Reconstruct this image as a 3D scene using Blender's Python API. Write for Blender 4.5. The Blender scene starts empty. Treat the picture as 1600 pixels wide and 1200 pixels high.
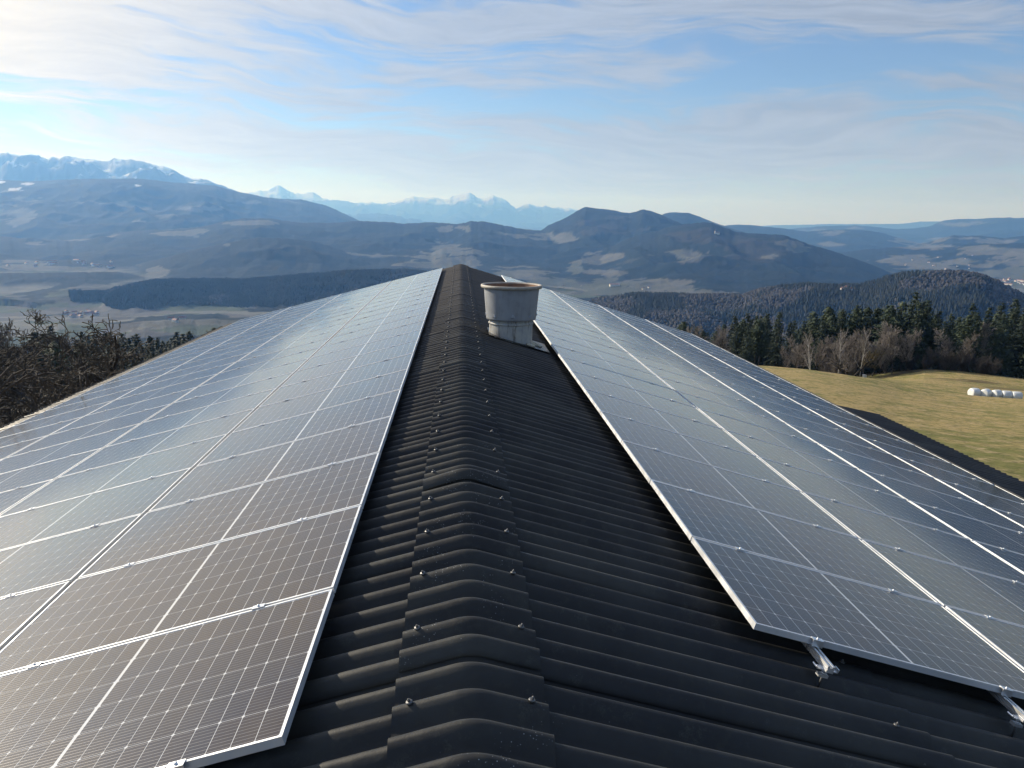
import bpy, bmesh, math, random
import numpy as np
from mathutils import Matrix, Vector, Euler

# ------------------------------------------------------------------ camera, sky, sun, exposure
SC = bpy.context.scene
COL = SC.collection
FPX, PITCH, YAW, ROLL = 1200.92, 0.21193, 0.07058, 0.01959      # measured from the photograph
CAM = np.array([-0.0529, 0.0, 1.7089])
F_ = np.array([math.sin(YAW)*math.cos(PITCH), math.cos(YAW)*math.cos(PITCH), -math.sin(PITCH)])
R_ = np.cross(F_, [0, 0, 1.]); R_ /= np.linalg.norm(R_); U_ = np.cross(R_, F_)
CR = R_*math.cos(ROLL)+U_*math.sin(ROLL); CU = -R_*math.sin(ROLL)+U_*math.cos(ROLL)
cam = bpy.data.objects.new('camera', bpy.data.cameras.new('camera')); COL.objects.link(cam)
cam.matrix_world = Matrix(((CR[0], CU[0], -F_[0], CAM[0]), (CR[1], CU[1], -F_[1], CAM[1]), (CR[2], CU[2], -F_[2], CAM[2]), (0, 0, 0, 1)))
cam.data.sensor_width = 36; cam.data.lens = 36*FPX/1600
cam.data.clip_start = 0.05; cam.data.clip_end = 200000
SC.camera = cam
SUN_AZ, SUN_EL = -55.0, 25.5                                    # degrees; azimuth from +Y towards +X
SUN_DIR = Vector((math.sin(math.radians(SUN_AZ))*math.cos(math.radians(SUN_EL)),
                  math.cos(math.radians(SUN_AZ))*math.cos(math.radians(SUN_EL)), math.sin(math.radians(SUN_EL))))
sl = bpy.data.lights.new('sun', 'SUN'); sl.energy = 5.0; sl.angle = math.radians(0.6); sl.color = (1.0, .92, .80)
sun = bpy.data.objects.new('sun', sl); COL.objects.link(sun)
sun.rotation_euler = SUN_DIR.to_track_quat('Z', 'Y').to_euler()
SC.view_settings.view_transform = 'Standard'; SC.view_settings.look = 'None'
SC.view_settings.exposure = 0.35; SC.view_settings.gamma = 1.0
SC.view_settings.use_curve_mapping = False
SC.render.engine = 'CYCLES'
cy = SC.cycles
cy.use_denoising = True
cy.max_bounces = 6; cy.diffuse_bounces = 2; cy.glossy_bounces = 3; cy.transmission_bounces = 2
cy.volume_bounces = 1; cy.transparent_max_bounces = 8; cy.sample_clamp_indirect = 4.0
cy.caustics_reflective = False; cy.caustics_refractive = False


class NT:
    """small helper to wire node trees"""
    def __init__(s, tree):
        s.t = tree; s.n = tree.nodes; s.l = tree.links
    def node(s, typ, **kw):
        n = s.n.new(typ)
        for k, v in kw.items():
            setattr(n, k, v)
        return n
    def put(s, sock, v):
        if isinstance(v, bpy.types.NodeSocket): s.l.new(v, sock)
        elif v is not None: sock.default_value = v
    def math(s, op, a, b=None, c=None, clamp=False):
        n = s.node('ShaderNodeMath', operation=op, use_clamp=clamp)
        for i, v in enumerate((a, b, c)):
            if v is not None: s.put(n.inputs[i], v)
        return n.outputs[0]
    def mix(s, f, a, b, typ='RGBA'):
        n = s.node('ShaderNodeMix', data_type=typ)
        s.put(n.inputs[0], f)
        i = {'FLOAT': 2, 'VECTOR': 4, 'RGBA': 6}[typ]
        for k, v in ((i, a), (i+1, b)):
            if typ == 'RGBA' and not isinstance(v, bpy.types.NodeSocket) and len(v) == 3: v = (*v, 1)
            s.put(n.inputs[k], v)
        return n.outputs[{'FLOAT': 0, 'VECTOR': 1, 'RGBA': 2}[typ]]
    def mul(s, a, b):
        n = s.node('ShaderNodeMix', data_type='RGBA', blend_type='MULTIPLY'); n.inputs[0].default_value = 1
        s.put(n.inputs[6], a); n.inputs[7].default_value = (*b, 1); return n.outputs[2]
    def noise(s, vec, scale, detail=4, rough=.5, dist=0.0):
        n = s.node('ShaderNodeTexNoise')
        if vec is not None: s.put(n.inputs['Vector'], vec)
        n.inputs['Scale'].default_value = scale; n.inputs['Detail'].default_value = detail
        n.inputs['Roughness'].default_value = rough; n.inputs['Distortion'].default_value = dist
        return n.outputs[0]
    def ramp(s, f, lo, hi, a=0., b=1., smooth=True):
        n = s.node('ShaderNodeMapRange', interpolation_type='SMOOTHSTEP' if smooth else 'LINEAR')
        s.put(n.inputs[0], f)
        for i, v in enumerate((lo, hi, a, b)): s.put(n.inputs[i+1], v)
        return n.outputs[0]
    def comb(s, x, y, z):
        n = s.node('ShaderNodeCombineXYZ')
        for i, v in enumerate((x, y, z)): s.put(n.inputs[i], v)
        return n.outputs[0]
    def sep(s, v):
        n = s.node('ShaderNodeSeparateXYZ'); s.put(n.inputs[0], v); return n.outputs


def build_world():
    w = bpy.data.worlds.new('World'); SC.world = w; w.use_nodes = True
    T = NT(w.node_tree); T.n.clear()
    sky = T.node('ShaderNodeTexSky', sky_type='NISHITA', sun_disc=False)
    sky.sun_elevation = math.radians(SUN_EL); sky.sun_rotation = math.radians(SUN_AZ)
    sky.altitude = 800; sky.air_density = 1.0; sky.dust_density = 0.25; sky.ozone_density = 2.5
    bg = T.node('ShaderNodeBackground'); bg.inputs[1].default_value = 0.094
    T.put(bg.inputs[0], T.mul(sky.outputs[0], (.82, .92, 1.10)))
    vec = T.node('ShaderNodeTexCoord').outputs['Generated']
    x, y, z = T.sep(vec)
    az = T.math('MULTIPLY', T.math('ARCTAN2', x, y), 57.2958)
    el = T.math('MULTIPLY', T.math('ARCSINE', z), 57.2958)
    # cirrus: long fibrous streaks, warped, gathered in patches
    warp = T.noise(T.comb(T.math('MULTIPLY', az, .05), T.math('MULTIPLY', el, .14), 3.1), 1.0, 3)
    wv = T.math('MULTIPLY_ADD', warp, 7.0, -3.5)
    elw = T.math('ADD', el, wv)
    tilt = T.math('MULTIPLY_ADD', az, .05, elw)
    n1 = T.noise(T.comb(T.math('MULTIPLY', az, .065), T.math('MULTIPLY', tilt, .50), 0.7), 1.0, 9, .60, .25)
    n2 = T.noise(T.comb(T.math('MULTIPLY', az, .20), T.math('MULTIPLY', tilt, 2.1), 5.2), 1.0, 8, .62, .25)
    n3 = T.noise(T.comb(T.math('MULTIPLY', az, .030), T.math('MULTIPLY', tilt, .13), 9.4), 1.0, 3, .5, .2)
    def blob(a0, e0, wa, we, ti=0.0):
        da = T.math('MULTIPLY', T.math('SUBTRACT', az, a0), 1/wa)
        de = T.math('MULTIPLY', T.math('SUBTRACT', T.math('MULTIPLY_ADD', az, -ti, T.math('MULTIPLY_ADD', wv, .35, el)), e0-ti*a0), 1/we)
        r2 = T.math('ADD', T.math('MULTIPLY', da, da), T.math('MULTIPLY', de, de))
        return T.math('EXPONENT', T.math('MULTIPLY', r2, -1.0))
    cov = T.math('MULTIPLY_ADD', n1, 1.9, -.42)
    cov = T.math('MULTIPLY_ADD', n2, .80, cov)
    cov = T.math('MULTIPLY_ADD', n3, .50, cov)
    for b, k in ((blob(-27, 11.5, 16, 5.6), .42), (blob(22, 13.6, 26, 1.9, .02), .22), (blob(18, 4.8, 32, 2.4), .28),
                 (blob(-14, 4.7, 10, .8), .14), (blob(24, 9.6, 26, 1.1, .05), -.28), (blob(-22, 6.6, 16, 1.0), -.24), (blob(-2, 8.4, 14, 1.2), -.10),
                 (blob(6, 18, 14, 2.6), -.16)):
        cov = T.math('MULTIPLY_ADD', b, k, cov)
    mask = T.ramp(cov, .98, 1.44, 0.10, .95)
    # thin contrail
    ct = T.math('ABSOLUTE', T.math('SUBTRACT', el, T.math('MULTIPLY_ADD', az, -.16, 13.65)))
    ctm = T.math('MULTIPLY', T.ramp(ct, .0, .42, 1.0, 0.0), T.math('MULTIPLY', T.ramp(az, -14, -9), T.ramp(az, -3, 1.5, 1, 0)))
    mask = T.math('MAXIMUM', mask, T.math('MULTIPLY', ctm, T.math('MULTIPLY', n2, 1.0)))
    # horizon veil
    veil = T.ramp(el, -2.0, 7.0, .80, 0.0)
    mask = T.math('MAXIMUM', mask, veil)
    # forward scattering brightens cloud towards the sun
    dp = T.node('ShaderNodeVectorMath', operation='DOT_PRODUCT'); T.l.new(vec, dp.inputs[0]); dp.inputs[1].default_value = SUN_DIR
    d = T.math('MAXIMUM', dp.outputs['Value'], 0.0)
    g1 = T.math('POWER', d, 7.0); g2 = T.math('POWER', d, 50.0)
    glow = T.math('MULTIPLY_ADD', g2, .3, T.math('MULTIPLY', g1, .54))
    ccol = T.mix(T.math('MULTIPLY', g1, 2.7, clamp=True), (.63, .73, .92), (1.0, .93, .80))
    cstr = T.math('ADD', T.math('MULTIPLY_ADD', n2, .28, T.math('MULTIPLY_ADD', dp.outputs['Value'], .16, .29)), glow)
    low = T.ramp(el, -1, 9, 1.30, 1.0)
    bgc = T.node('ShaderNodeBackground'); T.put(bgc.inputs[0], ccol); T.put(bgc.inputs[1], T.math('MULTIPLY', cstr, low))
    mx = T.node('ShaderNodeMixShader'); T.put(mx.inputs[0], mask)
    T.l.new(bg.outputs[0], mx.inputs[1]); T.l.new(bgc.outputs[0], mx.inputs[2])
    out = T.node('ShaderNodeOutputWorld'); T.l.new(mx.outputs[0], out.inputs[0])
build_world()

# ------------------------------------------------------------------ small helpers
def pray(px, py):
    """unit ray through a pixel of the 1600x1200 photograph (used to turn measured outlines into bearings)"""
    px = np.asarray(px, float); py = np.asarray(py, float)
    d = F_ + CR*((px-800)/FPX)[..., None] - CU*((py-600)/FPX)[..., None]
    return d/np.linalg.norm(d, axis=-1, keepdims=True)
def azel(px, py):
    d = pray(px, py)
    return np.degrees(np.arctan2(d[..., 0], d[..., 1])), np.degrees(np.arctan2(d[..., 2], np.hypot(d[..., 0], d[..., 1])))

def tag(o, label=None, cat=None, group=None, kind=None):
    if label: o['label'] = label
    if cat: o['category'] = cat
    if group: o['group'] = group
    if kind: o['kind'] = kind
    return o
def empty(name, loc=(0, 0, 0), rot=(0, 0, 0)):
    o = bpy.data.objects.new(name, None); COL.objects.link(o); o.location = loc; o.rotation_euler = rot
    o.empty_display_size = .1
    return o
def link(name, me, parent=None, loc=(0, 0, 0), rot=(0, 0, 0)):
    o = bpy.data.objects.new(name, me); COL.objects.link(o); o.location = loc; o.rotation_euler = rot
    if parent is not None: o.parent = parent
    return o
def mesh_np(name, V, Fc, mats, smooth=False, mi=None):
    """fast mesh from numpy arrays; Fc is (n,3) or (n,4)"""
    V = np.asarray(V, np.float32); Fc = np.asarray(Fc, np.int32)
    me = bpy.data.meshes.new(name); k = Fc.shape[1]
    me.vertices.add(len(V)); me.vertices.foreach_set('co', V.ravel())
    me.loops.add(Fc.size); me.loops.foreach_set('vertex_index', Fc.ravel())
    me.polygons.add(len(Fc)); me.polygons.foreach_set('loop_start', np.arange(0, Fc.size, k, dtype=np.int32))
    me.polygons.foreach_set('loop_total', np.full(len(Fc), k, np.int32))
    if mi is not None: me.polygons.foreach_set('material_index', np.asarray(mi, np.int32))
    me.polygons.foreach_set('use_smooth', np.full(len(Fc), bool(smooth)))
    for m in (mats if isinstance(mats, (list, tuple)) else [mats]): me.materials.append(m)
    me.update(calc_edges=True)
    return me
class MB:
    def __init__(s): s.b = bmesh.new()
    def box(s, x0, x1, y0, y1, z0, z1, mi=0):
        v = [s.b.verts.new(p) for p in ((x0, y0, z0), (x1, y0, z0), (x1, y1, z0), (x0, y1, z0), (x0, y0, z1), (x1, y0, z1), (x1, y1, z1), (x0, y1, z1))]
        for q in ((0, 3, 2, 1), (4, 5, 6, 7), (0, 1, 5, 4), (1, 2, 6, 5), (2, 3, 7, 6), (3, 0, 4, 7)):
            f = s.b.faces.new([v[i] for i in q]); f.material_index = mi
        return s
    def quad(s, pts, mi=0):
        f = s.b.faces.new([s.b.verts.new(p) for p in pts]); f.material_index = mi; return s
    def prism(s, prof, y0, y1, axis='y', mi=0):
        def P(a, b, t): return {'y': (a, t, b), 'x': (t, a, b), 'z': (a, b, t)}[axis]
        A = [s.b.verts.new(P(a, b, y0)) for a, b in prof]; B = [s.b.verts.new(P(a, b, y1)) for a, b in prof]
        n = len(prof)
        for i in range(n): s.b.faces.new((A[i], A[(i+1) % n], B[(i+1) % n], B[i])).material_index = mi
        s.b.faces.new(A[::-1]).material_index = mi; s.b.faces.new(B).material_index = mi
        return s
    def lathe(s, prof, seg=32, c=(0, 0), smooth=True, a0=0, a1=2*math.pi):
        rings = []
        full = abs(a1-a0-2*math.pi) < 1e-6
        n = seg if full else seg+1
        for r, z in prof:
            rings.append([s.b.verts.new((c[0]+r*math.cos(a0+(a1-a0)*i/seg), c[1]+r*math.sin(a0+(a1-a0)*i/seg), z)) for i in range(n)])
        for k in range(len(prof)-1):
            for i in range(seg):
                j = (i+1) % n
                f = s.b.faces.new((rings[k][i], rings[k][j], rings[k+1][j], rings[k+1][i])); f.smooth = smooth
        return s
    def tube(s, p, q, r0, r1=None, seg=8, cap=True):
        r1 = r0 if r1 is None else r1
        p = Vector(p); q = Vector(q); d = (q-p).normalized()
        a = d.orthogonal().normalized(); b = d.cross(a)
        A = [s.b.verts.new(p+(a*math.cos(t)+b*math.sin(t))*r0) for t in [2*math.pi*i/seg for i in range(seg)]]
        B = [s.b.verts.new(q+(a*math.cos(t)+b*math.sin(t))*r1) for t in [2*math.pi*i/seg for i in range(seg)]]
        for i in range(seg):
            f = s.b.faces.new((A[i], A[(i+1) % seg], B[(i+1) % seg], B[i])); f.smooth = True
        if cap: s.b.faces.new(A[::-1]); s.b.faces.new(B)
        return s
    def mesh(s, name, mats, recalc=True):
        if recalc: bmesh.ops.recalc_face_normals(s.b, faces=s.b.faces)
        me = bpy.data.meshes.new(name); s.b.to_mesh(me); s.b.free()
        for m in (mats if isinstance(mats, (list, tuple)) else [mats]): me.materials.append(m)
        return me

# ------------------------------------------------------------------ materials
def mat(name, col=(.5, .5, .5), rough=.6, metal=0., **kw):
    m = bpy.data.materials.new(name); m.use_nodes = True
    T = NT(m.node_tree); b = T.n['Principled BSDF']
    b.inputs['Base Color'].default_value = (*col, 1); b.inputs['Roughness'].default_value = rough
    b.inputs['Metallic'].default_value = metal
    for k, v in kw.items(): b.inputs[k].default_value = v
    return m, T, b
def bump(T, b, h, strength=.3, dist=.01, name='Normal'):
    n = T.node('ShaderNodeBump'); n.inputs['Strength'].default_value = strength; n.inputs['Distance'].default_value = dist
    T.put(n.inputs['Height'], h); T.l.new(n.outputs[0], b.inputs[name])

def make_roofing(name, dusty=0.0):
    m, T, b = mat(name, rough=.55)
    g = T.node('ShaderNodeNewGeometry').outputs['Position']
    oi = T.node('ShaderNodeObjectInfo').outputs['Random']
    a = T.noise(g, 1.3, 4, .6); f = T.noise(g, 18, 4, .6); s = T.noise(g, 160, 3, .6)
    x, y, z = T.sep(g)
    col = T.mix(T.ramp(a, .35, .7), (.023, .023, .023), (.054, .054, .048))
    col = T.mix(T.ramp(f, .48, .80, 0, .6), col, (.062, .060, .050))
    col = T.mix(T.math('MULTIPLY', oi, .35), col, (.014, .016, .020))
    # lighter, browner tone grows along the roof, strongest near the ridge
    far = T.ramp(T.math('MULTIPLY_ADD', a, 5, y), 10, 24, 0.0, .75)
    far = T.math('MULTIPLY', far, T.math('MULTIPLY', T.ramp(s, .2, .7, .6, 1.0), T.ramp(T.math('ABSOLUTE', x), 2.0, 3.0, 1.0, .25)))
    col = T.mix(far, col, (.105, .095, .085))
    # pale droppings and lichen specks near the ridge
    vo = T.node('ShaderNodeTexVoronoi'); T.l.new(g, vo.inputs['Vector']); vo.inputs['Scale'].default_value = 85
    clus = T.ramp(T.noise(g, 4.2, 2, .5), .56, .64)
    nr = T.ramp(T.math('ABSOLUTE', x), .12, .40, 1, .0)
    sp = T.math('MULTIPLY', T.ramp(vo.outputs['Distance'], .12, .24, 1, 0), T.math('MULTIPLY', clus, nr))
    rnd = T.sep(vo.outputs['Color'])[0]
    sp = T.math('MULTIPLY', sp, T.ramp(rnd, .45, .6))
    col = T.mix(sp, col, (.36, .37, .37))
    sp2 = T.ramp(T.noise(g, 38, 2, .5), .76, .79)
    col = T.mix(T.math('MULTIPLY', sp2, .35), col, (.20, .20, .18))
    blot = T.math('MULTIPLY', T.ramp(T.noise(g, 7, 6, .7), .56, .66), T.ramp(s, .35, .65))
    col = T.mix(T.math('MULTIPLY', blot, .40), col, (.085, .088, .070))
    scuff = T.ramp(T.noise(T.comb(T.math('MULTIPLY', x, 3), T.math('MULTIPLY', y, 22), z), 1.0, 5, .7), .66, .74)
    col = T.mix(T.math('MULTIPLY', scuff, .30), col, (.095, .092, .085))
    T.put(b.inputs['Base Color'], col)
    T.put(b.inputs['Roughness'], T.ramp(f, .3, .7, .40, .56)); b.inputs['Specular IOR Level'].default_value = .32
    h = T.math('MULTIPLY_ADD', s, .35, T.math('MULTIPLY', f, .8))
    bump(T, b, h, .35, .004)
    return m
M_ROOF = make_roofing('fibre_cement')
def make_alu(name, col=(.80, .81, .82), rough=.34, metal=.85):
    m, T, b = mat(name, col, rough, metal)
    g = T.node('ShaderNodeNewGeometry').outputs['Position']
    n = T.noise(g, 9, 4, .6)
    T.put(b.inputs['Roughness'], T.ramp(n, .3, .75, rough-.08, rough+.14))
    T.put(b.inputs['Base Color'], T.mix(T.ramp(n, .45, .8, 0, .5), col, tuple(c*.72 for c in col)))
    return m
M_ALU = make_alu('anodised_aluminium')
M_FRAME = make_alu('frame_aluminium', (.76, .78, .80), .42, .55)
M_STEEL = make_alu('zinc_steel', (.17, .17, .17), .50, .8)

def glassy(T, b, g, amount=1.0):
    """front glass of the panel: textured coat with a film of dust"""
    d1 = T.noise(g, .55, 4, .6); d2 = T.noise(g, 7, 5, .65); fine = T.noise(g, 420, 2, .5)
    b.inputs['Specular IOR Level'].default_value = .08
    b.inputs['Coat Weight'].default_value = 1.0; b.inputs['Coat IOR'].default_value = 1.34
    T.put(b.inputs['Coat Roughness'], T.math('MULTIPLY_ADD', d2, .07, T.math('MULTIPLY_ADD', d1, .08, .02)))
    n = T.node('ShaderNodeBump'); n.inputs['Strength'].default_value = .05; n.inputs['Distance'].default_value = .0004
    T.put(n.inputs['Height'], fine); T.l.new(n.outputs[0], b.inputs['Coat Normal'])
    return d1, d2
def make_cell():
    m, T, b = mat('silicon_cell', (.02, .02, .03), .45)
    g = T.node('ShaderNodeNewGeometry').outputs['Position']
    uv = T.node('ShaderNodeUVMap').outputs[0]; u, v, _ = T.sep(uv)
    d1, d2 = glassy(T, b, g)
    # nine busbar wires per cell run across the roof slope
    fr = T.math('FRACT', T.math('MULTIPLY', v, 9.0))
    wire = T.ramp(T.math('ABSOLUTE', T.math('SUBTRACT', fr, .5)), .022, .05, 1, 0)
    oi = T.node('ShaderNodeObjectInfo').outputs['Random']
    cell = T.mix(T.ramp(d1, .3, .7), (.028, .019, .017), (.043, .029, .023))
    cell = T.mix(T.math('MULTIPLY', oi, .5), cell, (.013, .016, .028))
    dust = T.ramp(d2, .30, .80, .02, .10)
    cell = T.mix(dust, cell, (.15, .125, .105))
    vo = T.node('ShaderNodeTexVoronoi'); T.l.new(g, vo.inputs['Vector']); vo.inputs['Scale'].default_value = 3.2
    drop = T.math('MULTIPLY', T.ramp(T.math('MULTIPLY_ADD', T.noise(g, 60, 3, .6), .05, vo.outputs['Distance']), .045, .058, 1, 0), T.ramp(T.sep(vo.outputs['Color'])[0], .90, .91))
    cell = T.mix(T.math('MULTIPLY', drop, .7), cell, (.42, .42, .40))
    T.put(b.inputs['Base Color'], T.mix(wire, cell, (.24, .23, .225)))
    T.put(b.inputs['Metallic'], T.math('MULTIPLY', wire, .6))
    T.put(b.inputs['Roughness'], T.mix(wire, .50, .38, 'FLOAT'))
    return m
M_CELL = make_cell()
def make_back():
    m, T, b = mat('white_backsheet', (.60, .61, .61), .6)
    g = T.node('ShaderNodeNewGeometry').outputs['Position']; glassy(T, b, g); return m
M_BACK = make_back()

def make_simple(name, c1, c2, rough=.8, scale=6., bumpd=.01, bs=.3, trans=0.):
    m, T, b = mat(name, c1, rough)
    g = T.node('ShaderNodeNewGeometry').outputs['Position']
    n = T.noise(g, scale, 5, .6)
    oi = T.node('ShaderNodeObjectInfo').outputs['Random']
    f = T.math('MULTIPLY_ADD', oi, .35, T.math('MULTIPLY', n, .9))
    T.put(b.inputs['Base Color'], T.mix(T.ramp(f, .35, .95), c1, c2))
    bump(T, b, n, bs, bumpd)
    return m
M_SPRUCE = make_simple('spruce_needles', (.012, .024, .014), (.040, .060, .026), .7, .9, .05)
M_PINE = make_simple('pine_needles', (.022, .040, .018), (.060, .080, .034), .7, .9, .05)
M_BARK = make_simple('dark_bark', (.022, .018, .015), (.060, .050, .042), .9, 3., .03)
M_TWIG = make_simple('bare_twigs', (.17, .15, .135), (.27, .24, .215), .9, .5, .02)
M_TWIGL = make_simple('backlit_lichened_twigs', (.032, .027, .023), (.085, .080, .066), .9, 5., .01)  # lichened twigs, colour darkened to stand for backlight
M_BIRCH = make_simple('birch_bark', (.42, .40, .37), (.62, .60, .57), .7, 4., .01)
M_TWIGM = make_simple('backlit_twigs', (.036, .031, .028), (.080, .070, .062), .9, 5., .01)  # darker copy of the bare twigs, backlit tone put into the colour
M_WILLOW = make_simple('budding_twigs', (.14, .105, .05), (.20, .165, .08), .9, .5, .02)
M_WALL = make_simple('rendered_wall', (.55, .53, .48), (.72, .70, .66), .9, 2., .01)
M_TILE = make_simple('tile_roof', (.16, .075, .05), (.26, .14, .10), .8, 1., .01)
M_WHITE = make_simple('white_stretch_film', (.56, .58, .58), (.72, .73, .72), .40, 3., .02, .6)
M_WOOD = make_simple('weathered_wood', (.10, .085, .07), (.22, .19, .16), .9, 8., .01)
M_GUT = make_simple('dark_gutter', (.035, .035, .037), (.06, .06, .06), .4, 4., .004)
M_FAR = make_simple('distant_trees', (.010, .017, .013), (.028, .034, .026), .9, .02, .5)
M_FARB = make_simple('distant_bare_trees', (.036, .034, .033), (.066, .060, .056), .9, .02, .5)

# ------------------------------------------------------------------ terrain
rng = np.random.default_rng(7)
_perm = rng.random((256, 256))
def vnoise(x, y):
    xi = np.floor(x).astype(int); yi = np.floor(y).astype(int); fx = x-xi; fy = y-yi
    fx = fx*fx*(3-2*fx); fy = fy*fy*(3-2*fy)
    a = _perm[xi % 256, yi % 256]; b = _perm[(xi+1) % 256, yi % 256]; c = _perm[xi % 256, (yi+1) % 256]; d = _perm[(xi+1) % 256, (yi+1) % 256]
    return (a*(1-fx)+b*fx)*(1-fy)+(c*(1-fx)+d*fx)*fy
def fbm(x, y, o=5, ridged=False):
    s = 0; a = .5; t = 0
    for k in range(o):
        n = vnoise(x+17.3*k, y-9.1*k)
        if ridged: n = 1-abs(2*n-1)
        s = s+a*n; t += a; a *= .5; x = x*2.03; y = y*2.03
    return s/t
BASE = -420.0
# every ridge: distance to its crest (m), crest outline, front and back width (m), crest roughness, ridged?
LAYERS = [
 ('A', 22500, [(-300,262),(-120,250),(0,240),(11,237.5),(22,241),(37,244),(50,242.5),(60,242),(72,247),(82,246),(92,247),(101,243),(125,247),(146,249),(165,252),(180,248),(200,249),(225,252),(240,258),(255,261),(268,264),(281,271),(295,277),(311,279),(325,282),(337,286),(360,294),(420,325),(520,420)], 3600, 3000, 55, 1),
 ('B', 40000, [(340,340),(380,303),(405,298),(420,296),(435,290),(447,296),(461,301),(475,302),(489,299),(506,309),(522,314),(540,314),(556,318),(585,317),(612,316),(630,311),(646,307),(662,309),(680,308),(695,312),(706,307),(717,304),(726,302),(734,300),(742,305),(751,312),(760,309),(770,306),(780,308),(789,312),(798,319),(807,326),(817,322),(826,320),(838,322),(849,322),(870,325),(897,327),(925,334),(980,350),(1100,372)], 4200, 4000, 120, 1),
 ('B2', 29000, [(500,352),(530,336),(567,334),(600,333),(640,341),(700,350),(760,351),(800,354),(850,360),(1000,380)], 3500, 3000, 100, 1),
 ('C', 14000, [(-300,292),(-100,286),(0,281),(40,283),(82,282),(110,280),(150,279),(190,279),(225,279),(262,284),(300,287),(337,290),(375,300),(412,308),(440,311),(469,311),(506,320),(532,331),(560,344),(620,375),(700,430)], 3200, 2500, 14, 0),
 ('D', 8500, [(-300,360),(-100,366),(0,369),(52,374),(105,374),(160,372),(180,364),(200,361),(262,359),(319,354),(350,346),(382,341),(424,341),(450,346),(469,348),(525,348),(555,345),(586,346),(612,347),(631,350),(655,348),(676,347),(695,349),(714,350),(735,346),(755,346),(785,352),(819,358),(856,362),(900,380),(960,420)], 1900, 1500, 9, 0),
 ('E', 8600, [(780,400),(835,368),(856,352),(875,344),(897,333),(906,327),(914,323),(930,325),(950,327),(970,331),(984,333),(994,330),(1004,327),(1018,330),(1032,335),(1050,343),(1080,356),(1150,400)], 1500, 1400, 8, 0),
 ('E2', 6800, [(860,440),(920,404),(970,378),(1000,366),(1030,360),(1050,353),(1064,352),(1085,348),(1101,347),(1120,350),(1135,356),(1150,362),(1175,364),(1199,366),(1220,366),(1232,369),(1262,381),(1300,392),(1330,402),(1356,412),(1380,422),(1394,429),(1425,446),(1500,480)], 1300, 1000, 8, 0),
 ('E3', 11500, [(980,370),(1037,334),(1056,331),(1075,332),(1095,339),(1120,349),(1180,368),(1300,400)], 1300, 1300, 9, 0),
 ('F', 14500, [(1080,365),(1135,352),(1160,351),(1180,352),(1225,357),(1262,362),(1290,359),(1319,358),(1345,359),(1375,363),(1410,373),(1450,384),(1520,396),(1800,400)], 1800, 1800, 10, 0),
 ('F2', 21000, [(1100,375),(1240,357),(1290,353),(1337,352),(1370,355),(1401,358),(1430,357),(1450,354),(1476,344),(1500,342),(1525,342),(1560,340),(1600,340),(1700,336),(1900,336)], 3000, 3000, 15, 0),
 ('F3', 36000, [(1100,362),(1200,352),(1300,350),(1405,350),(1440,346),(1500,346),(1800,340)], 3500, 3500, 20, 0),
 ('F4', 12500, [(1350,396),(1420,384),(1450,378),(1487,368),(1530,368),(1570,372),(1620,366),(1900,360)], 1500, 1500, 9, 0),
 ('G', 9800, [(1270,408),(1322,394),(1360,389),(1397,386),(1440,387),(1487,386),(1510,383),(1544,381),(1600,379),(1750,372),(1900,372)], 1400, 1200, 8, 0),
 ('K', 6200, [(60,450),(180,425),(240,408),(300,392),(350,380),(405,371),(440,372),(487,376),(525,388),(562,399),(600,412),(650,432),(720,470)], 900, 900, 7, 0),
 ('M', 6600, [(560,440),(640,412),(690,388),(740,384),(780,398),(830,412),(880,424),(940,440),(1000,462)], 900, 900, 6, 0),
 ('N', 5400, [(800,470),(870,442),(930,432),(1000,438),(1060,440),(1120,452),(1200,470)], 800, 700, 4, 0),
 ('J', 5200, [(-300,430),(-50,428),(40,427),(100,426),(180,425),(225,432),(245,446),(270,470)], 420, 500, 5, 0),
 ('I', 3900, [(118,512),(136,500),(148,489),(155,478),(164,467),(178,458),(205,448),(240,441),(307,440),(375,440),(450,434),(525,427),(600,424),(650,425),(700,432),(760,445),(840,470)], 330, 700, 3, 0),
 ('H', 2600, [(860,500),(930,470),(1000,461),(1056,464),(1124,463),(1161,464),(1187,455),(1225,450),(1262,447),(1311,450),(1349,448),(1368,442),(1386,437),(1410,431),(1431,429),(1460,427),(1484,427),(1510,429),(1532,433),(1562,444),(1600,465),(1650,495),(1750,545)], 620, 600, 2.5, 0),
]
for i, L in enumerate(LAYERS):
    a, e = azel([p[0] for p in L[2]], [p[1] for p in L[2]])
    LAYERS[i] = (L[0], L[1], a, e, L[3], L[4], L[5], L[6])
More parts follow.
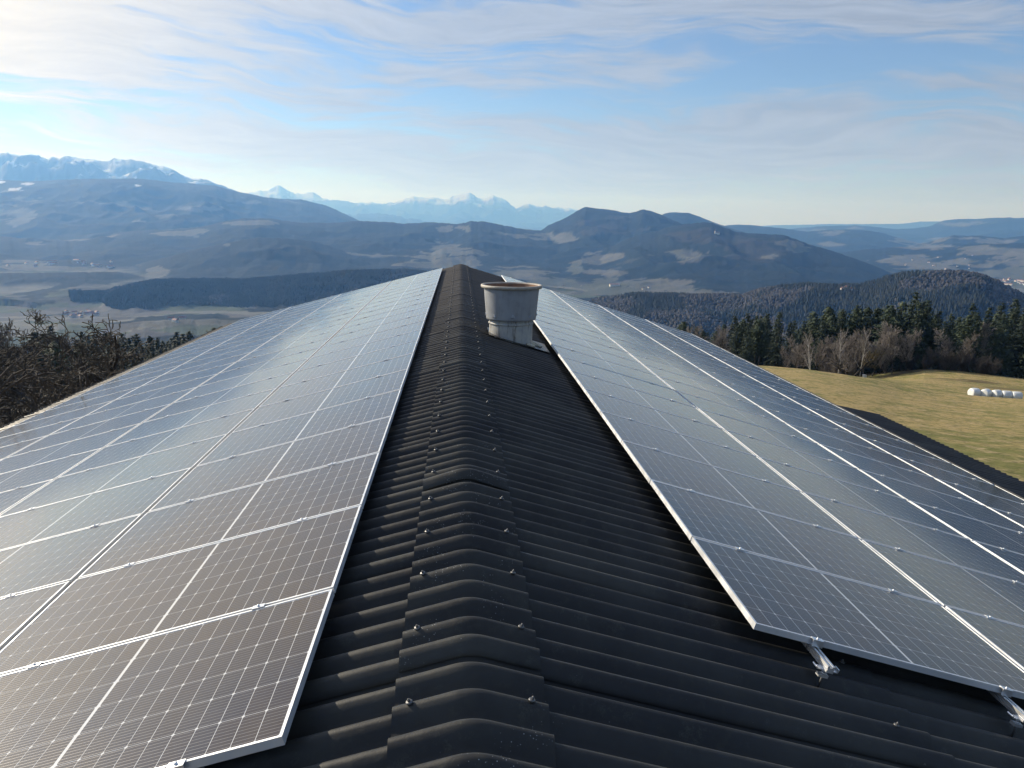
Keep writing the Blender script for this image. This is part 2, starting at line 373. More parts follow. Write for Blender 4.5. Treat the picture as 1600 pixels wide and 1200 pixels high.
# profile of the near ground
_ac, _ec = azel([900, 1200, 1260, 1315, 1360, 1410, 1465, 1520, 1600, 1700], [572, 577, 582, 590, 598, 609, 618, 625, 631, 640])
_af, _ef = azel([900, 1200, 1260, 1315, 1345, 1380, 1445, 1500, 1600, 1750], [572, 584, 588, 592, 587, 583.5, 577.5, 580, 592, 606])
def near_z(r, az):
    zc = CAM[2]+105*np.tan(np.radians(np.interp(az, _ac, _ec)))
    zf = CAM[2]+212*np.tan(np.radians(np.interp(az, _af, _ef)))
    zm = CAM[2]+140*np.tan(np.radians(np.interp(az, _ac, _ec)-.35))
    kn = [0, 22, 38, 105, 140, 212, 420, 1000, 2200, 60000]
    right = [-7.6+0*r, -7.6+0*r, -9.2+0*r, zc, zm, zf, zf-34, -250+0*r, -420+0*r, -430+0*r]
    left = [-7.6+0*r, -8.2+0*r, -11.5+0*r, -24+0*r, -30+0*r, -43+0*r, -92+0*r, -250+0*r, -425+0*r, -430+0*r]
    w = np.clip((az+8)/22, 0, 1); w = w*w*(3-2*w)
    w = w*np.clip((110-az)/40, 0, 1)
    out = np.zeros_like(r)
    for i in range(len(kn)-1):
        m = (r >= kn[i]) & (r < kn[i+1]); t = (r-kn[i])/(kn[i+1]-kn[i])
        t = np.where(kn[i] in (105, 140), t*t*(3-2*t), t)
        z0 = left[i]*(1-w)+right[i]*w; z1 = left[i+1]*(1-w)+right[i+1]*w
        out = np.where(m, z0*(1-t)+z1*t, out)
    return out
def terrain(r, az, want_layer=False):
    r = np.asarray(r, float); az = np.asarray(az, float)
    a = np.radians(az); X = r*np.sin(a); Y = r*np.cos(a)
    z = near_z(r, az)
    z = z+(fbm(X/30, Y/30, 3)-.5)*np.clip((r-30)/200, 0, 1)*1.2
    z = z+(fbm(X/180, Y/180, 4)-.5)*np.clip((r-250)/800, 0, 1)*30
    z = np.where(r > 2200, BASE+(fbm(X/900, Y/900, 4)-.5)*26, z)
    best = np.full(r.shape, -1)
    for li, (nm, R0, aa, ee, wf, wb, ro, rid) in enumerate(LAYERS):
        R = R0*(1+.05*(fbm(az/7.+li*13.7, az*0+li, 3)-.5)*2)
        e = np.interp(az, aa, ee)
        e = e+(vnoise(az/.42+li*7, az*0+.5)-.5)*ro*1.0/R0*57.3+(vnoise(az/.13+li*7, az*0+.5)-.5)*ro*.8/R0*57.3
        zc = CAM[2]+R*np.tan(np.radians(e)); h = np.maximum(zc-BASE+6, 0)
        t = (r-R)/np.where(r < R, wf, wb)
        at = np.abs(t)
        g = np.exp(-np.power(at+1e-6, 1.35)*.9)
        g = np.where(at > 3.2, 0, g)
        sp = fbm(X/(wf*.42)+li, Y/(wf*.42), 6, True)-.62      # spurs and gullies
        dep = np.clip(at*1.6, 0, 1)*np.exp(-at*.5)*np.where(g > 0, 1, 0)
        zl = BASE-6+h*g+h*sp*dep*(1.15 if rid else .55)
        zl = np.where(h > 0, zl, -9999)
        m = zl > z
        z = np.where(m, zl, z); best = np.where(m, li, best)
    return (z, best) if want_layer else z

def tz(x, y):
    r = np.hypot(x, y); return float(terrain(np.array([r]), np.array([math.degrees(math.atan2(x, y))]))[0])
_RR = np.geomspace(25, 45000, 6000)
def hit(px, py, rmin=25., rmax=45000.):
    """first place where the line of sight through a point of the photo meets the ground"""
    a, e = azel(px, py); a = float(a); e = float(e)
    R = _RR[(_RR >= rmin) & (_RR <= rmax)]
    z = terrain(R, np.full(R.shape, a))
    el = CAM[2]+R*math.tan(math.radians(e))
    i = np.argmax(z >= el) if (z >= el).any() else int(np.argmin(el-z))
    return R[i]*math.sin(math.radians(a)), R[i]*math.cos(math.radians(a)), float(z[i]), R[i]

# clearings and fields: x, y, half width, half height on the photo, nearest and farthest distance, kind (1 tan field, 2 snow, 3 green field)
FIELDS = [(700,393,36,9,5e3,9e3,1),(690,412,52,9,4e3,8e3,1),(693,358,14,6,7e3,1e4,1),(724,357,11,4,7e3,1e4,1),
 (820,428,46,10,4e3,8e3,1),(855,441,36,7,4e3,8e3,3),(930,405,38,8,4e3,9e3,1),(902,421,11,9,4e3,9e3,3),(948,429,30,7,4e3,9e3,1),
 (925,449,60,9,3.5e3,8e3,3),(1030,449,62,10,3.5e3,8e3,1),(1085,460,40,6,3e3,8e3,1),(875,372,26,6,6e3,1e4,1),(1080,398,28,8,5e3,9e3,1),
 (1240,380,22,6,5e3,8e3,1),(1250,389,15,5,5e3,8e3,1),(1205,402,12,3,5e3,8e3,1),(1420,405,42,6,7e3,12e3,1),(1462,414,62,7,6e3,12e3,1),(1548,394,46,8,7e3,12e3,1),
 (1583,409,40,8,6e3,12e3,1),(1440,375,38,5,1e4,16e3,1),(1458,386,24,4,8e3,16e3,1),(1508,373,22,2.5,1e4,16e3,1),(1562,377,26,4,9e3,16e3,1),
 (1590,428,50,9,4e3,9e3,3),(1520,431,60,6,6e3,9e3,3),(1300,364,20,3,12e3,16e3,1),(1500,350,40,3,16e3,24e3,1),
 (22,333,34,8,1e4,16e3,1),(35,347,20,6,1e4,16e3,1),(42,312,22,4,1e4,16e3,1),(215,350,13,5,1e4,16e3,1),(312,327,26,3.5,1e4,16e3,1),
 (335,325,12,3,1e4,16e3,1),(392,315,10,2.5,1e4,16e3,1),(45,287,9,1.5,1e4,16e3,2),(26,296,9,2.5,1e4,16e3,2),(100,362,8,3,1e4,16e3,2),(215,290,6,2,1e4,16e3,2),(0,284,6,2,1e4,16e3,2),
 (390,349,36,3,6e3,1e4,1),(268,366,26,5,6e3,1e4,1),(303,361,14,4,6e3,1e4,1),(53,381,12,4,6e3,1e4,1),
 (52,416,44,5,4.5e3,9e3,1),(30,408,36,2.5,4.5e3,9e3,1),(245,424,22,8,4.5e3,9e3,1),(238,432,10,9,4e3,9e3,3),(135,420,30,3,4.5e3,9e3,1),
 (355,383,5,2,4e3,9e3,1),(1470,454,26,8,1.8e3,3e3,4),(1440,449,24,6,1.8e3,3e3,4),(1520,470,34,9,1.8e3,3e3,4),(1225,470,30,9,1.8e3,3e3,4),(1310,462,30,9,1.8e3,3e3,4),(1100,480,40,10,1.8e3,3e3,4),(1390,452,22,8,1.8e3,3e3,4),
 (960,354,50,12,7e3,1e4,4),(1150,378,60,10,5e3,8e3,4),(1180,400,50,12,5e3,8e3,4),(1090,368,30,8,5e3,8e3,4)]

def build_terrain():
    az_in = np.arange(-34, 42.01, .115)
    az = np.concatenate([np.arange(-180, -34, 2.0), az_in, np.arange(43, 180, 2.0)])
    r = np.concatenate([[3], np.geomspace(14, 300, 90), np.geomspace(306, 2300, 90), np.geomspace(2320, 9600, 260), np.geomspace(9680, 47000, 300)])
    A, R = np.meshgrid(az, r)
    z, lay = terrain(R, A, True)
    a = np.radians(A); X = R*np.sin(a); Y = R*np.cos(a)
    # ground classes at every vertex
    P = np.stack([X, Y, z], -1)-CAM
    dep = P@F_; px = 800+FPX*(P@CR)/np.maximum(dep, 1); py = 600-FPX*(P@CU)/np.maximum(dep, 1)
    vis = dep > 10
    w1 = fbm(X/240., Y/240., 4)-.5; w2 = fbm(X/240.+50, Y/240., 4)-.5
    w3 = fbm(X/90., Y/90.+20, 3)
    field = np.zeros_like(z); kind = np.zeros_like(z)
    for cx, cyy, rx, ry, r0, r1, k in FIELDS:
        m = vis & (R > r0) & (R < r1)
        d = np.hypot((px-cx)/rx+w1*2.4, (py-cyy)/ry+w2*2.6)+(w3-.5)*.8
        v = np.clip((1.10-d)/.05, 0, 1)*m
        kind = np.where(v > field, k, kind); field = np.maximum(field, v)
    # valley floor: patchwork of fields with copses
    g = np.gradient(z, axis=0)/np.gradient(R, axis=0)
    foot = 3540+160*(fbm(A/3., A*0+3, 3)-.5)
    flat = np.clip((np.where((R < foot) & (A < 3), BASE+100, BASE+38)-z)/18, 0, 1)*(R > 2400)
    cop = np.clip((fbm(X/260, Y/260, 4)-.60)/.02, 0, 1)
    v = flat*(1-cop)
    kind = np.where(v > field, 5, kind); field = np.maximum(field, v)
    # natural clearings on the mid hills
    nat = np.clip((fbm(X/700+9, Y/700, 5)-.70)/.03, 0, 1)*(R > 4500)*(R < 24000)*(lay != 0)*(z < 250)
    kind = np.where(nat > field, 1, kind); field = np.maximum(field, nat)
    # hard snow of the high range
    hi = np.clip((z-700+(fbm(X/500, Y/500, 5)-.5)*1300)/120, 0, 1)
    rock = np.clip((fbm(X/520+3, Y/520, 6, True)-.57)/.04, 0, 1)
    gy_, gx_ = np.gradient(z); stp = np.hypot(gy_/np.maximum(np.gradient(R, axis=0), 1), gx_/np.maximum(np.gradient(A, axis=1)*.01745*R, 1))
    steep = np.clip((stp-.52)/.14+(fbm(X/260, Y/260, 3)-.5)*1.2, 0, 1)
    sn = hi*(1-.92*np.maximum(rock*.7, steep))*(R > 15000)*(R < 30000)+np.clip((z-620+(fbm(X/900, Y/900, 5)-.5)*900)/120, 0, 1)*(1-.9*steep)*.6*(R > 30000)
    sn = np.clip(sn, 0, 1)
    patch = rng.random(z.shape)
    forest = np.array([.008, .015, .016]); forest2 = np.array([.016, .020, .021])
    fn = np.clip((fbm(X/330, Y/330, 4)-.47)/.10, 0, 1)[..., None]
    c = forest*(1-fn*.45)+forest2*fn*.45
    c = c*(.8+.4*fbm(X/60, Y/60, 3)[..., None])
    q = np.floor(X/210+w1*3)*13+np.floor(Y/170+w2*3)*7
    qr = (np.sin(q*12.9898)*43758.5453) % 1
    tan = np.array([.116, .116, .100]); grn = np.array([.062, .075, .050]); brown = np.array([.078, .076, .070])
    pal = np.where(qr[..., None] < .4, tan, np.where(qr[..., None] < .7, brown, grn))
    kc = np.zeros(z.shape+(3,))
    for k, cc in ((1, tan), (3, (tan+grn)/2), (2, np.array([.62, .64, .66])), (4, np.array([.034, .034, .034]))): kc[kind == k] = cc
    kc[kind == 5] = pal[kind == 5]*1.35
    kc[kind == 1] = kc[kind == 1]*.7+pal[kind == 1]*.3
    c = c*(1-field[..., None])+kc*field[..., None]
    rockc = np.array([.085, .082, .085])
    hir = np.clip((z-450)/300, 0, 1)[..., None]*(R[..., None] > 15000)
    c = c*(1-hir)+rockc*hir*.6+c*hir*.4
    c = c*(1-sn[..., None])+np.array([.74, .77, .80])*sn[..., None]
    # near ground: meadow on the right, leaf litter and scrub on the left
    nearm = np.clip((218-R)/4+(fbm(X/14, Y/14, 3)-.5)*3, 0, 1)
    side = np.clip((A-2)/8+(fbm(X/12, Y/12, 3)-.5), 0, 1)
    mead = nearm*side
    litter = np.array([.050, .040, .030])*(.7+.6*fbm(X/5, Y/5, 4)[..., None])
    c = np.where((R < 500)[..., None], litter, c)
    c = c*(1-mead[..., None])+np.array([.18, .15, .062])*mead[..., None]
    nR, nA = z.shape
    V = np.stack([X, Y, z], -1).reshape(-1, 3)
    i = np.arange(nR-1)[:, None]*nA; j = np.arange(nA)[None, :]; j2 = (j+1) % nA
    Fq = np.stack([i+j, i+j2, i+nA+j2, i+nA+j], -1).reshape(-1, 4)
    m, T, b = mat('ground_cover', rough=.95)
    att = T.node('ShaderNodeAttribute', attribute_name='cover')
    msk = T.node('ShaderNodeAttribute', attribute_name='meadow')
    gpos = T.node('ShaderNodeNewGeometry').outputs['Position']
    big = T.noise(gpos, .035, 4, .6); mid = T.noise(gpos, .35, 5, .65); sm = T.noise(gpos, 2.0, 7, .8)
    xx, yy, zz = T.sep(gpos)
    streak = T.noise(T.comb(T.math('MULTIPLY', xx, .5), T.math('MULTIPLY', yy, .6), 0), 1.0, 9, .78)
    mcol = T.mix(T.ramp(T.math('MULTIPLY_ADD', big, .45, T.math('MULTIPLY', mid, .55)), .42, .58), (.18, .18, .062), (.38, .29, .13))
    mcol = T.mix(T.ramp(streak, .50, .62, 0, .85), mcol, (.42, .32, .18))
    mcol = T.mix(T.ramp(sm, .36, .56, .75, 0), mcol, (.085, .085, .032))
    soil = T.math('MULTIPLY', T.ramp(T.noise(T.comb(T.math('MULTIPLY', xx, .02), T.math('MULTIPLY', yy, .07), 4), 1.0, 4, .6), .52, .60), T.ramp(yy, 118, 150))
    mcol = T.mix(T.math('MULTIPLY', soil, .75), mcol, (.060, .046, .034))
    fvar = T.mix(T.ramp(T.noise(gpos, .012, 6, .7), .3, .7, 0, .45), att.outputs['Color'], T.mix(.5, att.outputs['Color'], (.02, .026, .024)))
    T.put(b.inputs['Base Color'], T.mix(msk.outputs['Fac'], fvar, mcol))
    b.inputs['Specular IOR Level'].default_value = .1
    bmp = T.node('ShaderNodeBump'); bmp.inputs['Strength'].default_value = .8; bmp.inputs['Distance'].default_value = .12
    T.put(bmp.inputs['Height'], T.math('ADD', mid, sm))
    bmp2 = T.node('ShaderNodeBump'); bmp2.inputs['Strength'].default_value = .9; bmp2.inputs['Distance'].default_value = 9.0
    T.put(bmp2.inputs['Height'], T.math('MULTIPLY', T.noise(gpos, .03, 5, .75), T.ramp(T.math('SUBTRACT', 1.0, msk.outputs['Fac']), .3, .8)))
    T.l.new(bmp.outputs[0], bmp2.inputs['Normal']); T.l.new(bmp2.outputs[0], b.inputs['Normal'])
    me = mesh_np('terrain', V, Fq, m, smooth=True)
    ca = me.attributes.new('cover', 'FLOAT_COLOR', 'POINT')
    ca.data.foreach_set('color', np.concatenate([c, np.ones(z.shape+(1,))], -1).astype(np.float32).ravel())
    ma = me.attributes.new('meadow', 'FLOAT', 'POINT'); ma.data.foreach_set('value', mead.astype(np.float32).ravel())
    o = link('terrain', me); tag(o, 'rolling meadow, wooded hills, valley floor and distant snowy mountains', None, None, 'structure')
build_terrain()

# ------------------------------------------------------------------ the barn with its corrugated roof
TH = {1: 0.28192, -1: 0.26434}             # roof pitch right, left
PC = {1: 0.07438, -1: 0.05065}             # height of the panel plane over the ridge
SX = {1: 1.58839, -1: 0.70954}; YX = {1: 3.62462, -1: 2.49317}; NCOL = {1: 22, -1: 23}
PWD, PLN, GY, G1, G2 = 1.134, 1.903, 0.02093, 0.046, 0.034
Z0 = -0.05                                  # sheet crest plane at the ridge
WP = 0.1815; Y0 = 2.262; AMP = 0.0420
Y_START = Y0-8.34*WP; N_SH = 27
def slope_pt(sg, s, y, n=0., z0=Z0):
    th = TH[sg]
    return (sg*(s*math.cos(th)+n*math.sin(th)), y, z0-s*math.sin(th)+n*math.cos(th))
def slope_rot(sg): return (0, sg*TH[sg], 0)

def corr_mesh(name, sg, length, waves=6.45, thick=.0065, nseg=10, lift=.010, lap=0.010):
    """one corrugated sheet; local X runs down the slope, Y across the waves; crests touch Z=0"""
    ny = int(round(waves*nseg)); ys = np.linspace(0, waves*WP, ny+1)
    ph = 2*math.pi*(ys/WP-.34+.0)
    w = AMP*np.cos(ph)-AMP
    front = np.clip(1-ys/(WP*1.4), 0, 1)*lift
    xs = [0, length*.5, length]; V = []; Fq = []
    for k, x in enumerate(xs):
        for y, z, f in zip(ys, w, front):
            zz = z+f+lap*(x/length); V.append((sg*x, y, zz))
    n1 = len(V)
    V += [(a, b, c-thick) for a, b, c in V]
    n = ny+1
    for k in range(2):
        for i in range(ny):
            a = k*n+i; q = (a, a+1, a+n+1, a+n)
            Fq.append(q if sg > 0 else q[::-1]); Fq.append(tuple(v+n1 for v in (q[::-1] if sg > 0 else q)))
    for i in range(ny):      # ends
        Fq.append((i, i+n1, i+1+n1, i+1)); a = 2*n+i; Fq.append((a, a+1, a+1+n1, a+n1))
    for k in range(2):       # sides
        a = k*n; Fq.append((a, a+n, a+n+n1, a+n1)); a = k*n+ny; Fq.append((a, a+n1, a+n+n1, a+n))
    me = mesh_np(name, V, Fq, M_ROOF, smooth=True)
    b = bmesh.new(); b.from_mesh(me); bmesh.ops.recalc_face_normals(b, faces=b.faces)
    for e in b.edges:
        if len(e.link_faces) == 2 and e.calc_face_angle(0) > 1.0: e.smooth = False
    b.to_mesh(me); b.free()
    return me
def cap_mesh(lift, wing=.30, bulge=0.0):
    waves = 6.5; nseg = 12; ny = int(waves*nseg); ys = np.linspace(0, waves*WP, ny+1)
    w = AMP*np.cos(2*math.pi*(ys/WP-.34))-AMP
    vs = np.array([-1, -.8, -.6, -.42, -.3, -.22, -.15, -.09, -.04, 0, .04, .09, .15, .22, .3, .42, .6, .8, 1])*wing
    V = []
    for v in vs:
        th = TH[1] if v > 0 else TH[-1]
        rr = .07
        drop = math.tan(th)*((abs(v)-rr/2) if abs(v) > rr else v*v/(2*rr))
        for y, z in zip(ys, w):
            f = max(0, 1-y/(WP*1.5))*lift*(1+bulge*math.cos(v/wing*1.5))
            V.append((v, y, Z0+.004-drop+z+f-.004))
    n = ny+1; n1 = len(V); V += [(a, b, c-.0075) for a, b, c in V]; Fq = []
    m = len(vs)
    for k in range(m-1):
        for i in range(ny):
            a = k*n+i; q = (a, a+n, a+n+1, a+1); Fq.append(q); Fq.append(tuple(t+n1 for t in q[::-1]))
    for i in range(ny):
        Fq.append((i, i+1, i+1+n1, i+n1)); a = (m-1)*n+i; Fq.append((a, a+n1, a+1+n1, a+1))
    for k in range(m-1):
        a = k*n; Fq.append((a, a+n1, a+n+n1, a+n)); a += ny; Fq.append((a, a+n, a+n+n1, a+n1))
    me = mesh_np('ridge_cap', V, Fq, M_ROOF, smooth=True)
    b = bmesh.new(); b.from_mesh(me); bmesh.ops.recalc_face_normals(b, faces=b.faces)
    for e in b.edges:
        if len(e.link_faces) == 2 and e.calc_face_angle(0) > 1.0: e.smooth = False
    b.to_mesh(me); b.free()
    return me
def screw_mesh():
    k = MB(); k.lathe([(.0, .004), (.013, .0035), (.0145, 0), (.013, -.004)], 14)
    k.lathe([(.0, .013), (.0055, .013), (.0062, .011), (.0062, .003)], 6, smooth=False)
    k.lathe([(.0, .017), (.003, .016), (.003, .012)], 8)
    return k.mesh('screw', M_STEEL)

barn = empty('barn', (0, 16, -8)); tag(barn, 'long barn whose black corrugated gable roof carries the solar panels', 'barn')
def bpart(name, me, loc=(0, 0, 0), rot=(0, 0, 0), parent=barn):
    o = link(name, me, parent, loc, rot)
    if parent is barn: o.location = Vector(loc)-Vector(barn.location)
    return o
S_END = {1: 10.15, -1: 9.35}
SCREW = screw_mesh()
rows = {1: [.13, 2.345, 4.80, 7.30, 10.15], -1: [.13, 2.345, 4.80, 7.15, 9.35]}
_sheet = {}
random.seed(3)
for sg in (1, -1):
    for ri in range(4):
        s0, s1 = rows[sg][ri], rows[sg][ri+1]
        ln = s1-s0+(.16 if ri else .0)
        key = (sg, ri)
        meA = corr_mesh('corrugated_sheet', sg, ln, lift=.010)
        meB = corr_mesh('corrugated_sheet', sg, ln, lift=.020)
        for c in range(N_SH):
            yf = Y_START+c*6*WP
            st = s0-(.16 if ri else 0)
            # each lower sheet tucks under the one above it
            p = slope_pt(sg, st, yf, -.0200)
            o = bpart('corrugated_sheet', meB if (random.random() < .2 or c == 2) and c != 3 else meA, p, slope_rot(sg))
            # a few fixing screws where the sheet is open to view
            if ri == 0:
                for wv in (1, 4):
                    ss = 2.166-s0
                    yy = (wv+.34)*WP
                    k = link('screw', SCREW, o, (sg*ss, yy, .0105*ss/ln+.001))
# ridge caps
capA = cap_mesh(.010); capB = cap_mesh(.020); capC = cap_mesh(.034, bulge=.5); capD = cap_mesh(.026)
for c in range(N_SH):
    yf = Y0+(3.66+6*(c-2))*WP
    if yf < Y_START-1.3: continue
    me = {2: capD, 3: capA, 4: capC}.get(c, capA if c % 4 else capB)
    o = bpart('ridge_cap', me, (0, yf-.0, 0.0), (0, 0, random.uniform(-.0015, .0015)))
    for wv in (1, 4):
        for sx in (-.235, .235):
            th = TH[1] if sx > 0 else TH[-1]
            z = Z0+.010-math.tan(th)*(abs(sx)-.035)-.004
            q = link('screw', SCREW, o, (sx, (wv+.34)*WP, z), (0, th*(1 if sx > 0 else -1), random.random()))
Y_END = Y_START+N_SH*6*WP
# gable walls, side walls, gutter, verge boards
def zr(sg, s): return slope_pt(sg, s, 0)[2]
k = MB()
ex, wx = slope_pt(1, 9.6, 0)[0], slope_pt(-1, 9.0, 0)[0]
zt = lambda x: (Z0-abs(x)*math.tan(TH[1] if x > 0 else TH[-1]))-.21
for y in (Y_START+.35, Y_END-.35):
    k.prism([(wx, -9.3), (ex, -9.3), (ex, zt(ex)), (0, zt(0)), (wx, zt(wx))], y-.12, y+.12)
bpart('gable_wall', k.mesh('gable_wall', M_WALL))
for x in (wx, ex):
    k = MB(); k.box(x-.12, x+.12, Y_START+.48, Y_END-.48, -9.3, zt(x)-.03); bpart('side_wall', k.mesh('side_wall', M_WALL))
for sg in (1, -1):
    k = MB(); x, _, z = slope_pt(sg, S_END[sg]+.05, 0)
    pr = [(.075*math.cos(t), .075*math.sin(t)) for t in np.linspace(math.pi, 2*math.pi, 9)]
    pr += [(.068*math.cos(t), .068*math.sin(t)) for t in np.linspace(2*math.pi, math.pi, 9)]
    k.prism([(x+a, z-.035+b) for a, b in pr], Y_START+.1, Y_END-.05)
    bpart('gutter', k.mesh('gutter', M_GUT))
    for ss in np.arange(.4, S_END[sg], 1.55):     # purlins under the sheets
        k = MB(); k.box(-.05, .05, Y_START+.2, Y_END-.2, -.21, -.126)
        bpart('purlin', k.mesh('purlin', M_WOOD), slope_pt(sg, ss, 0), slope_rot(sg))
    k = MB(); k.box(0, sg*(S_END[sg]), 0, .03, -.26, -.116)
    vb = k.mesh('verge_board', M_WOOD)
    for y in (Y_START-.0, Y_END-.06):
        bpart('verge_board', vb, slope_pt(sg, 0.1, y), slope_rot(sg))

# lean-to roof beyond the right eave
def lean_to():
    t = empty('lean_to', (11, 10, -8)); tag(t, 'low lean-to with a dark corrugated roof beside the meadow, below the barn eave', 'lean-to')
    th = math.radians(12); x0, z0 = 9.72, -3.04
    ln = 2.07
    me = corr_mesh('lean_to_sheet', 1, ln, lift=.01)
    n = 0; y = 20.15-6*WP
    while y > 0:
        o = link('corrugated_sheet', me, t, Vector((x0, y-.3*WP, z0))-t.location, (0, th, 0)); y -= 6*WP
    k = MB(); k.box(11.35, 11.5, y+1.3, 20.05, -9.5, -3.58); link('side_wall', k.mesh('side_wall', M_WOOD), t, -t.location)
    k = MB(); k.box(9.9, 11.34, 19.9, 20.04, -9.5, -3.58); link('end_wall', k.mesh('end_wall', M_WOOD), t, -t.location)
lean_to()

# ------------------------------------------------------------------ ventilation stack
def vent():
    s = .86; y = 12.98; x, _, z = slope_pt(1, s, y)
    o = empty('ventilation_stack', (x, y, z)); tag(o, 'round grey ventilation stack with open tan rim standing beside the ridge', 'roof vent')
    m, T, b = mat('grey_plastic', (.30, .31, .33), .5)
    g = T.node('ShaderNodeTexCoord').outputs['Object']; gx, gy, gz = T.sep(g)
    n = T.noise(T.comb(T.math('MULTIPLY', gx, 9), T.math('MULTIPLY', gy, 9), T.math('MULTIPLY', gz, 1.6)), 1.0, 6, .7)
    n2 = T.noise(g, 5, 5, .6)
    T.put(b.inputs['Base Color'], T.mix(T.ramp(T.math('MULTIPLY_ADD', n, .5, T.math('MULTIPLY', n2, .5)), .42, .66, 0, .7), (.33, .345, .365), (.23, .235, .24)))
    m2, T, b = mat('stained_plastic', (.35, .35, .34), .6)
    g = T.node('ShaderNodeTexCoord').outputs['Object']; gx, gy, gz = T.sep(g)
    n = T.noise(T.comb(T.math('MULTIPLY', gx, 11), T.math('MULTIPLY', gy, 11), T.math('MULTIPLY', gz, 1.5)), 1.0, 6, .7)
    n3 = T.noise(g, 7, 5, .6)
    c = T.mix(T.ramp(n3, .35, .7), (.36, .37, .37), (.46, .45, .40))
    c = T.mix(T.ramp(n, .50, .66, 0, .85), c, (.055, .045, .038))
    T.put(b.inputs['Base Color'], c)
    m3, T, b = mat('rim_plastic', (.42, .38, .32), .6)
    g = T.node('ShaderNodeTexCoord').outputs['Object']
    T.put(b.inputs['Base Color'], T.mix(T.ramp(T.noise(g, 8, 5, .6), .3, .7), (.44, .41, .35), (.33, .29, .24)))
    m4, T, b = mat('inner_rust', (.24, .13, .08), .8)
    g = T.node('ShaderNodeTexCoord').outputs['Object']
    T.put(b.inputs['Base Color'], T.mix(T.ramp(T.noise(g, 6, 5, .6), .35, .7), (.26, .15, .09), (.14, .09, .07)))
    zt_ = .625-z; zb = .045-z; zl = -.03-z
    k = MB(); k.lathe([(.365, -.30), (.368, zl), (.372, zb+.03)], 48); link('pipe', k.mesh('pipe', m2), o)
    k = MB(); k.lathe([(.378, zl-.004), (.384, zl-.002), (.384, zl+.018), (.374, zl+.03)], 48); link('clamp_band', k.mesh('clamp_band', m2), o)
    k = MB(); k.lathe([(.372, zb-.004), (.418, zb), (.424, zb+.03), (.463, zt_-.10), (.470, zt_-.055)], 64)
    link('drum', k.mesh('drum', m), o)
    k = MB(); k.lathe([(.470, zt_-.06), (.512, zt_-.052), (.520, zt_-.03), (.518, zt_-.006), (.505, zt_), (.480, zt_-.001), (.466, zt_-.02)], 64)
    link('rim', k.mesh('rim', m3), o)
    k = MB(); k.lathe([(.466, zt_-.02), (.452, zt_-.10), (.400, zb+.05), (.355, zb), (.35, -.25), (0, -.26)], 48)
    link('inner_wall', k.mesh('inner_wall', m4), o)
    nub = None
    for i in range(8):       # raised half-moon lugs low on the drum
        a = math.radians(-90+45*i)
        if nub is None:
            k = MB()
            P = [(0, -.030)]+[(.036*math.cos(t), -.030+.055*math.sin(t)) for t in np.linspace(0, math.pi, 11)]
            A = [k.b.verts.new((0, p, q)) for p, q in P]; B = [k.b.verts.new((.014, p*.78, q*.8)) for p, q in P]
            k.b.faces.new(B)
            for q in range(len(P)): k.b.faces.new((A[q], A[(q+1) % len(P)], B[(q+1) % len(P)], B[q]))
            nub = k.mesh('lug', m)
        link('lug', nub, o, (.425*math.cos(a), .425*math.sin(a), zb+.085), (0, 0, a))
    # flashing plate on the sheets, sealed with foam
    k = MB(); k.box(-.40, .66, -.40, .50, .002, .007)
    link('flashing_plate', k.mesh('flashing_plate', M_GUT), o, (0, 0, 0), slope_rot(1))
    k = MB()
    random.seed(9)
    for i in range(16):
        a = random.uniform(-.9, .5); rr = random.uniform(.38, .52)
        r = random.uniform(.025, .055)
        bm = bmesh.ops.create_icosphere(k.b, subdivisions=2, radius=r, matrix=Matrix.Translation((rr*math.cos(a), rr*math.sin(a), .02)) @ Matrix.Diagonal((1.2, 1, .6, 1)))
    for f in k.b.faces: f.smooth = True
    mf, T, b = mat('sealing_foam', (.55, .50, .38), .8); g = T.node('ShaderNodeTexCoord').outputs['Object']; bump(T, b, T.noise(g, 40, 4), .8, .02)
    link('sealing_foam', k.mesh('sealing_foam', mf), o, (0, 0, 0), slope_rot(1))
vent()

# ------------------------------------------------------------------ solar panels
def frame_me():
    k = MB(); X, Y = PLN/2, PWD/2; lip = .0115; h = .035
    def ring(x0, y0, x1, y1, za, zb):      # box ring between two rectangles
        k.box(-x0, x0, -y0, -y1, zb, za) if False else None
    # long sides run down the slope (local X)
    for sy in (-1, 1):
        y0, y1 = sorted((sy*Y, sy*(Y-lip))); k.box(-X, X, y0, y1, -.0045, 0)
        y0, y1 = sorted((sy*Y, sy*(Y-.0022))); k.box(-X, X, y0, y1, -h, -.0045)
        y0, y1 = sorted((sy*Y, sy*(Y-.028))); k.box(-X, X, y0, y1, -h-.0015, -h)
    for sx in (-1, 1):
        x0, x1 = sorted((sx*X, sx*(X-lip))); k.box(x0, x1, -Y+lip, Y-lip, -.0045, -.0002)
        x0, x1 = sorted((sx*X, sx*(X-.0022))); k.box(x0, x1, -Y+.0022, Y-.0022, -h, -.0045)
    return k.mesh('frame', M_FRAME)
def cell_geo():
    a, b, c = .0452, .0907, .0062
    return [(-a+c, -b), (a-c, -b), (a, -b+c), (a, b-c), (a-c, b), (-a+c, b), (-a, b-c), (-a, -b+c)]
CELL_C = []
for i in range(20):
    cx = (i-9.5)*.093+(.007 if i > 9 else -.007)
    for j in range(6): CELL_C.append((cx, (j-2.5)*.184))
def cell_me():
    me = bpy.data.meshes.new('solar_cell'); P = cell_geo()
    me.from_pydata([(x, y, 0) for x, y in P], [], [tuple(range(8))]); me.materials.append(M_CELL)
    uv = me.uv_layers.new(name='UVMap')
    for l in me.loops: x, y = P[l.vertex_index]; uv.data[l.index].uv = (x/.091+.5, y/.182+.5)
    return me
